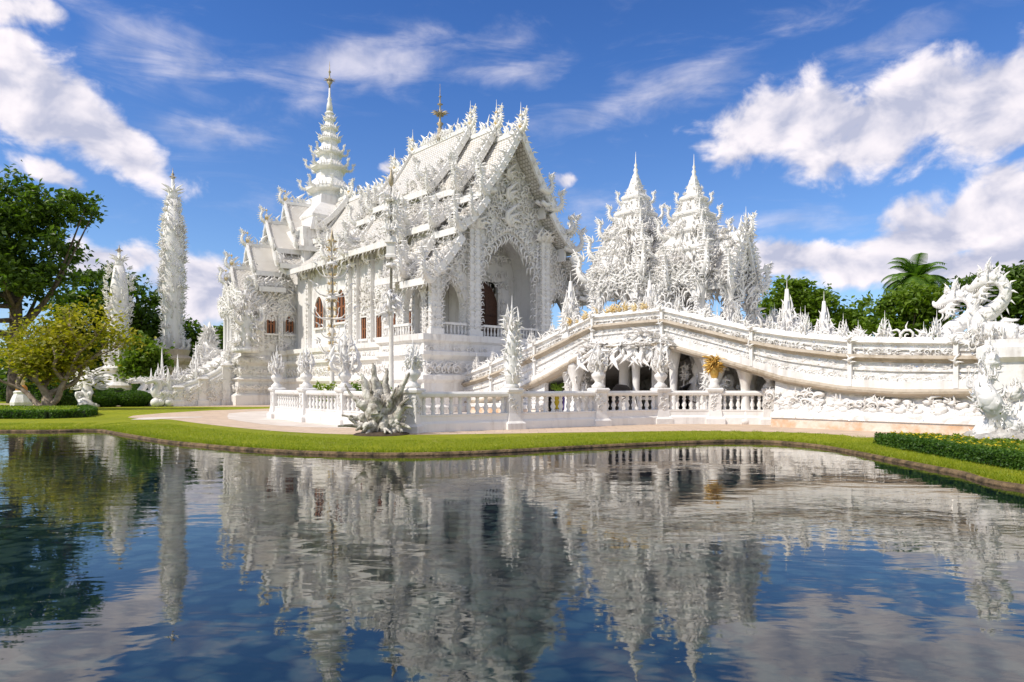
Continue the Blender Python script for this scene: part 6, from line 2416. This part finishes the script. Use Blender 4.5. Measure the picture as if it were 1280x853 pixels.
# right bed
hr = [ground_pt(1106, 554.5, GND), ground_pt(1122, 558.5, GND), ground_pt(1180, 568.5, GND), ground_pt(1240, 579, GND), ground_pt(1300, 589, GND), ground_pt(1360, 600, GND)]
hedge('long clipped box hedge edging the flower bed on the right bank', hr, .5, .25, 'leaf_hedge', dens=1500, leaf=.035)
N = 9000
bx = np.array([ground_pt(1125, 556, GND), ground_pt(1330, 586, GND), ground_pt(1330, 556, GND), ground_pt(1112, 550, GND)])
uu, vv = rng.random(N), rng.random(N)
q = (bx[0] * (1 - uu)[:, None] + bx[1] * uu[:, None]) * (1 - vv)[:, None] + (bx[3] * (1 - uu)[:, None] + bx[2] * uu[:, None]) * vv[:, None]
fb = MB().add(leaves_T(np.column_stack([q, GND + rng.uniform(.02, .22, N)]), .055)).build('flower_bed_foliage', 'leaf_mid')
tag(fb, 'low green leafy planting of the right flower bed', 'bedding plants', kind='stuff')
N = 380
uu, vv = rng.random(N), rng.random(N)
q = (bx[0] * (1 - uu)[:, None] + bx[1] * uu[:, None]) * (1 - vv)[:, None] + (bx[3] * (1 - uu)[:, None] + bx[2] * uu[:, None]) * vv[:, None]
fw = MB().add(leaves_T(np.column_stack([q, GND + rng.uniform(.2, .28, N)]), .045, 1.5)).build('yellow_flowers', 'petal_yellow')
tag(fw, 'yellow flowers dotted over the right flower bed', 'flowers', kind='stuff')

# far hedges and shrubs on the left
hedge('tall clipped hedge far behind the winged deity statue', [ground_pt(-30, 502, GND), ground_pt(40, 502, GND), ground_pt(120, 502, GND)], 1.6, 1.7, dens=40, leaf=.16)
hedge('dark squared hedge beside the shorter white tower', [at(120, Y=54)[:2], at(148, Y=54)[:2]], 1.4, 1.3, dens=70, leaf=.14)
p = at(166, Y=52)
shrub('wider round clipped shrub in front of the taller tower', (p[0], p[1], GND), 1.35, .62)
p = at(133, Y=51)
shrub('smaller round clipped shrub beside the squared hedge', (p[0], p[1], GND), 1.0, .6)
p = at(181, Y=56)
shrub('upright dark shrub between the two white towers', (p[0], p[1], GND), .9, 1.2)
p = at(78, Y=45.5)
shrub('low loose dark shrub leaning by the yellow tree trunk', (p[0], p[1], GND), .8, .45, 'leaf_dark', 2500, .09, None, 'loose_shrub')
# leafy pots / plants behind the curved balustrade
for px, Y, h, mat, lab in ((452, 30.5, 1.7, 'leaf_mid', 'sparse flowering shrub behind the left bend of the balustrade'), (470, 33, 2.0, 'leaf_mid', 'green tufted plant above the driftwood sculpture, beyond the balustrade'), (405, 33, 1.8, 'leaf_lime', 'pale twiggy shrub behind the left part of the balustrade')):
    p = at(px, Y=Y)
    tree('garden_shrub', lab, 'shrub', (p[0], p[1], GND), [(0, 0, h * .7, .7, .6, h * .35)], 26, 22, .3, .07, mat, 'pale_bark', .06, h * .4, 'garden shrubs behind the balustrade', .3, 10)
    f = MB().add(leaves_T(np.column_stack([rng.normal(p[0], .4, 130), rng.normal(p[1], .35, 130), GND + rng.normal(h * .8, .3, 130)]), .07)) if False else None

# far tree belt closing the horizon
lob = []
for k in range(150):
    a = R(rng.uniform(-75, 75))
    d_ = rng.uniform(125, 170)
    lob.append((sin(a) * d_, cos(a) * d_, rng.uniform(2, 5.5), rng.uniform(5, 9), 4, rng.uniform(2.5, 4.5)))
c, P = clump_points(lob, 1500, 26, 3.2, .5)
fb = MB().add(leaves_T(P, .75)).build('far_trees', 'leaf_dark')
tag(fb, 'distant belt of dark trees closing the horizon', 'trees', kind='stuff')
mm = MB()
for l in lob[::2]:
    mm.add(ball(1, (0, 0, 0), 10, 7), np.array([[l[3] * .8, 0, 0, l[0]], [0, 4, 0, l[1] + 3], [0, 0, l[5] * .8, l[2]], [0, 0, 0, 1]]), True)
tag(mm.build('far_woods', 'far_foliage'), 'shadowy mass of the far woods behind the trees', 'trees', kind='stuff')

# grass blades along the shore lawn
s_l = offset_poly(SHORE, .25)
N = 90000
near = [(i, s_l[i], s_l[(i + 1) % len(s_l)]) for i in range(len(s_l)) if 10 < s_l[i][1] < 32 and -34 < s_l[i][0] < 15]
ln = np.array([np.linalg.norm(b - a) for _, a, b in near])
idx = rng.choice(len(near), N, p=ln / ln.sum())
A_ = np.array([near[i][1] for i in idx])
B_ = np.array([near[i][2] for i in idx])
d_ = B_ - A_
nn_ = np.stack([d_[:, 1], -d_[:, 0]], 1) / (np.linalg.norm(d_, axis=1)[:, None] + 1e-9)
area = 0.5 * np.sum(SHORE[:, 0] * np.roll(SHORE[:, 1], -1) - np.roll(SHORE[:, 0], -1) * SHORE[:, 1])
sgn = 1 if area > 0 else -1
w_ = rng.random(N) ** 1.6 * 2.3 - .12
G = A_ + d_ * rng.random(N)[:, None] + nn_ * sgn * w_[:, None]
zz = np.interp(w_, [-.15, .3, .95], [.09, GND - .03, GND])
hgt = rng.uniform(.025, .06, N)
ang = rng.uniform(0, 2 * pi, N)
lean = rng.normal(0, .03, (N, 2))
wv_ = np.stack([np.cos(ang), np.sin(ang)], 1) * .008
V = np.stack([np.column_stack([G - wv_, zz - .02]), np.column_stack([G + wv_, zz - .02]), np.column_stack([G + lean, zz + hgt])], 1).reshape(-1, 3)
gb = MB().add((V, np.arange(3 * N, dtype=np.int32), np.full(N, 3, np.int32))).build('grass', 'blade')
tag(gb, 'short grass blades of the shore lawn', 'grass', kind='stuff')
bpy.context.view_layer.update()
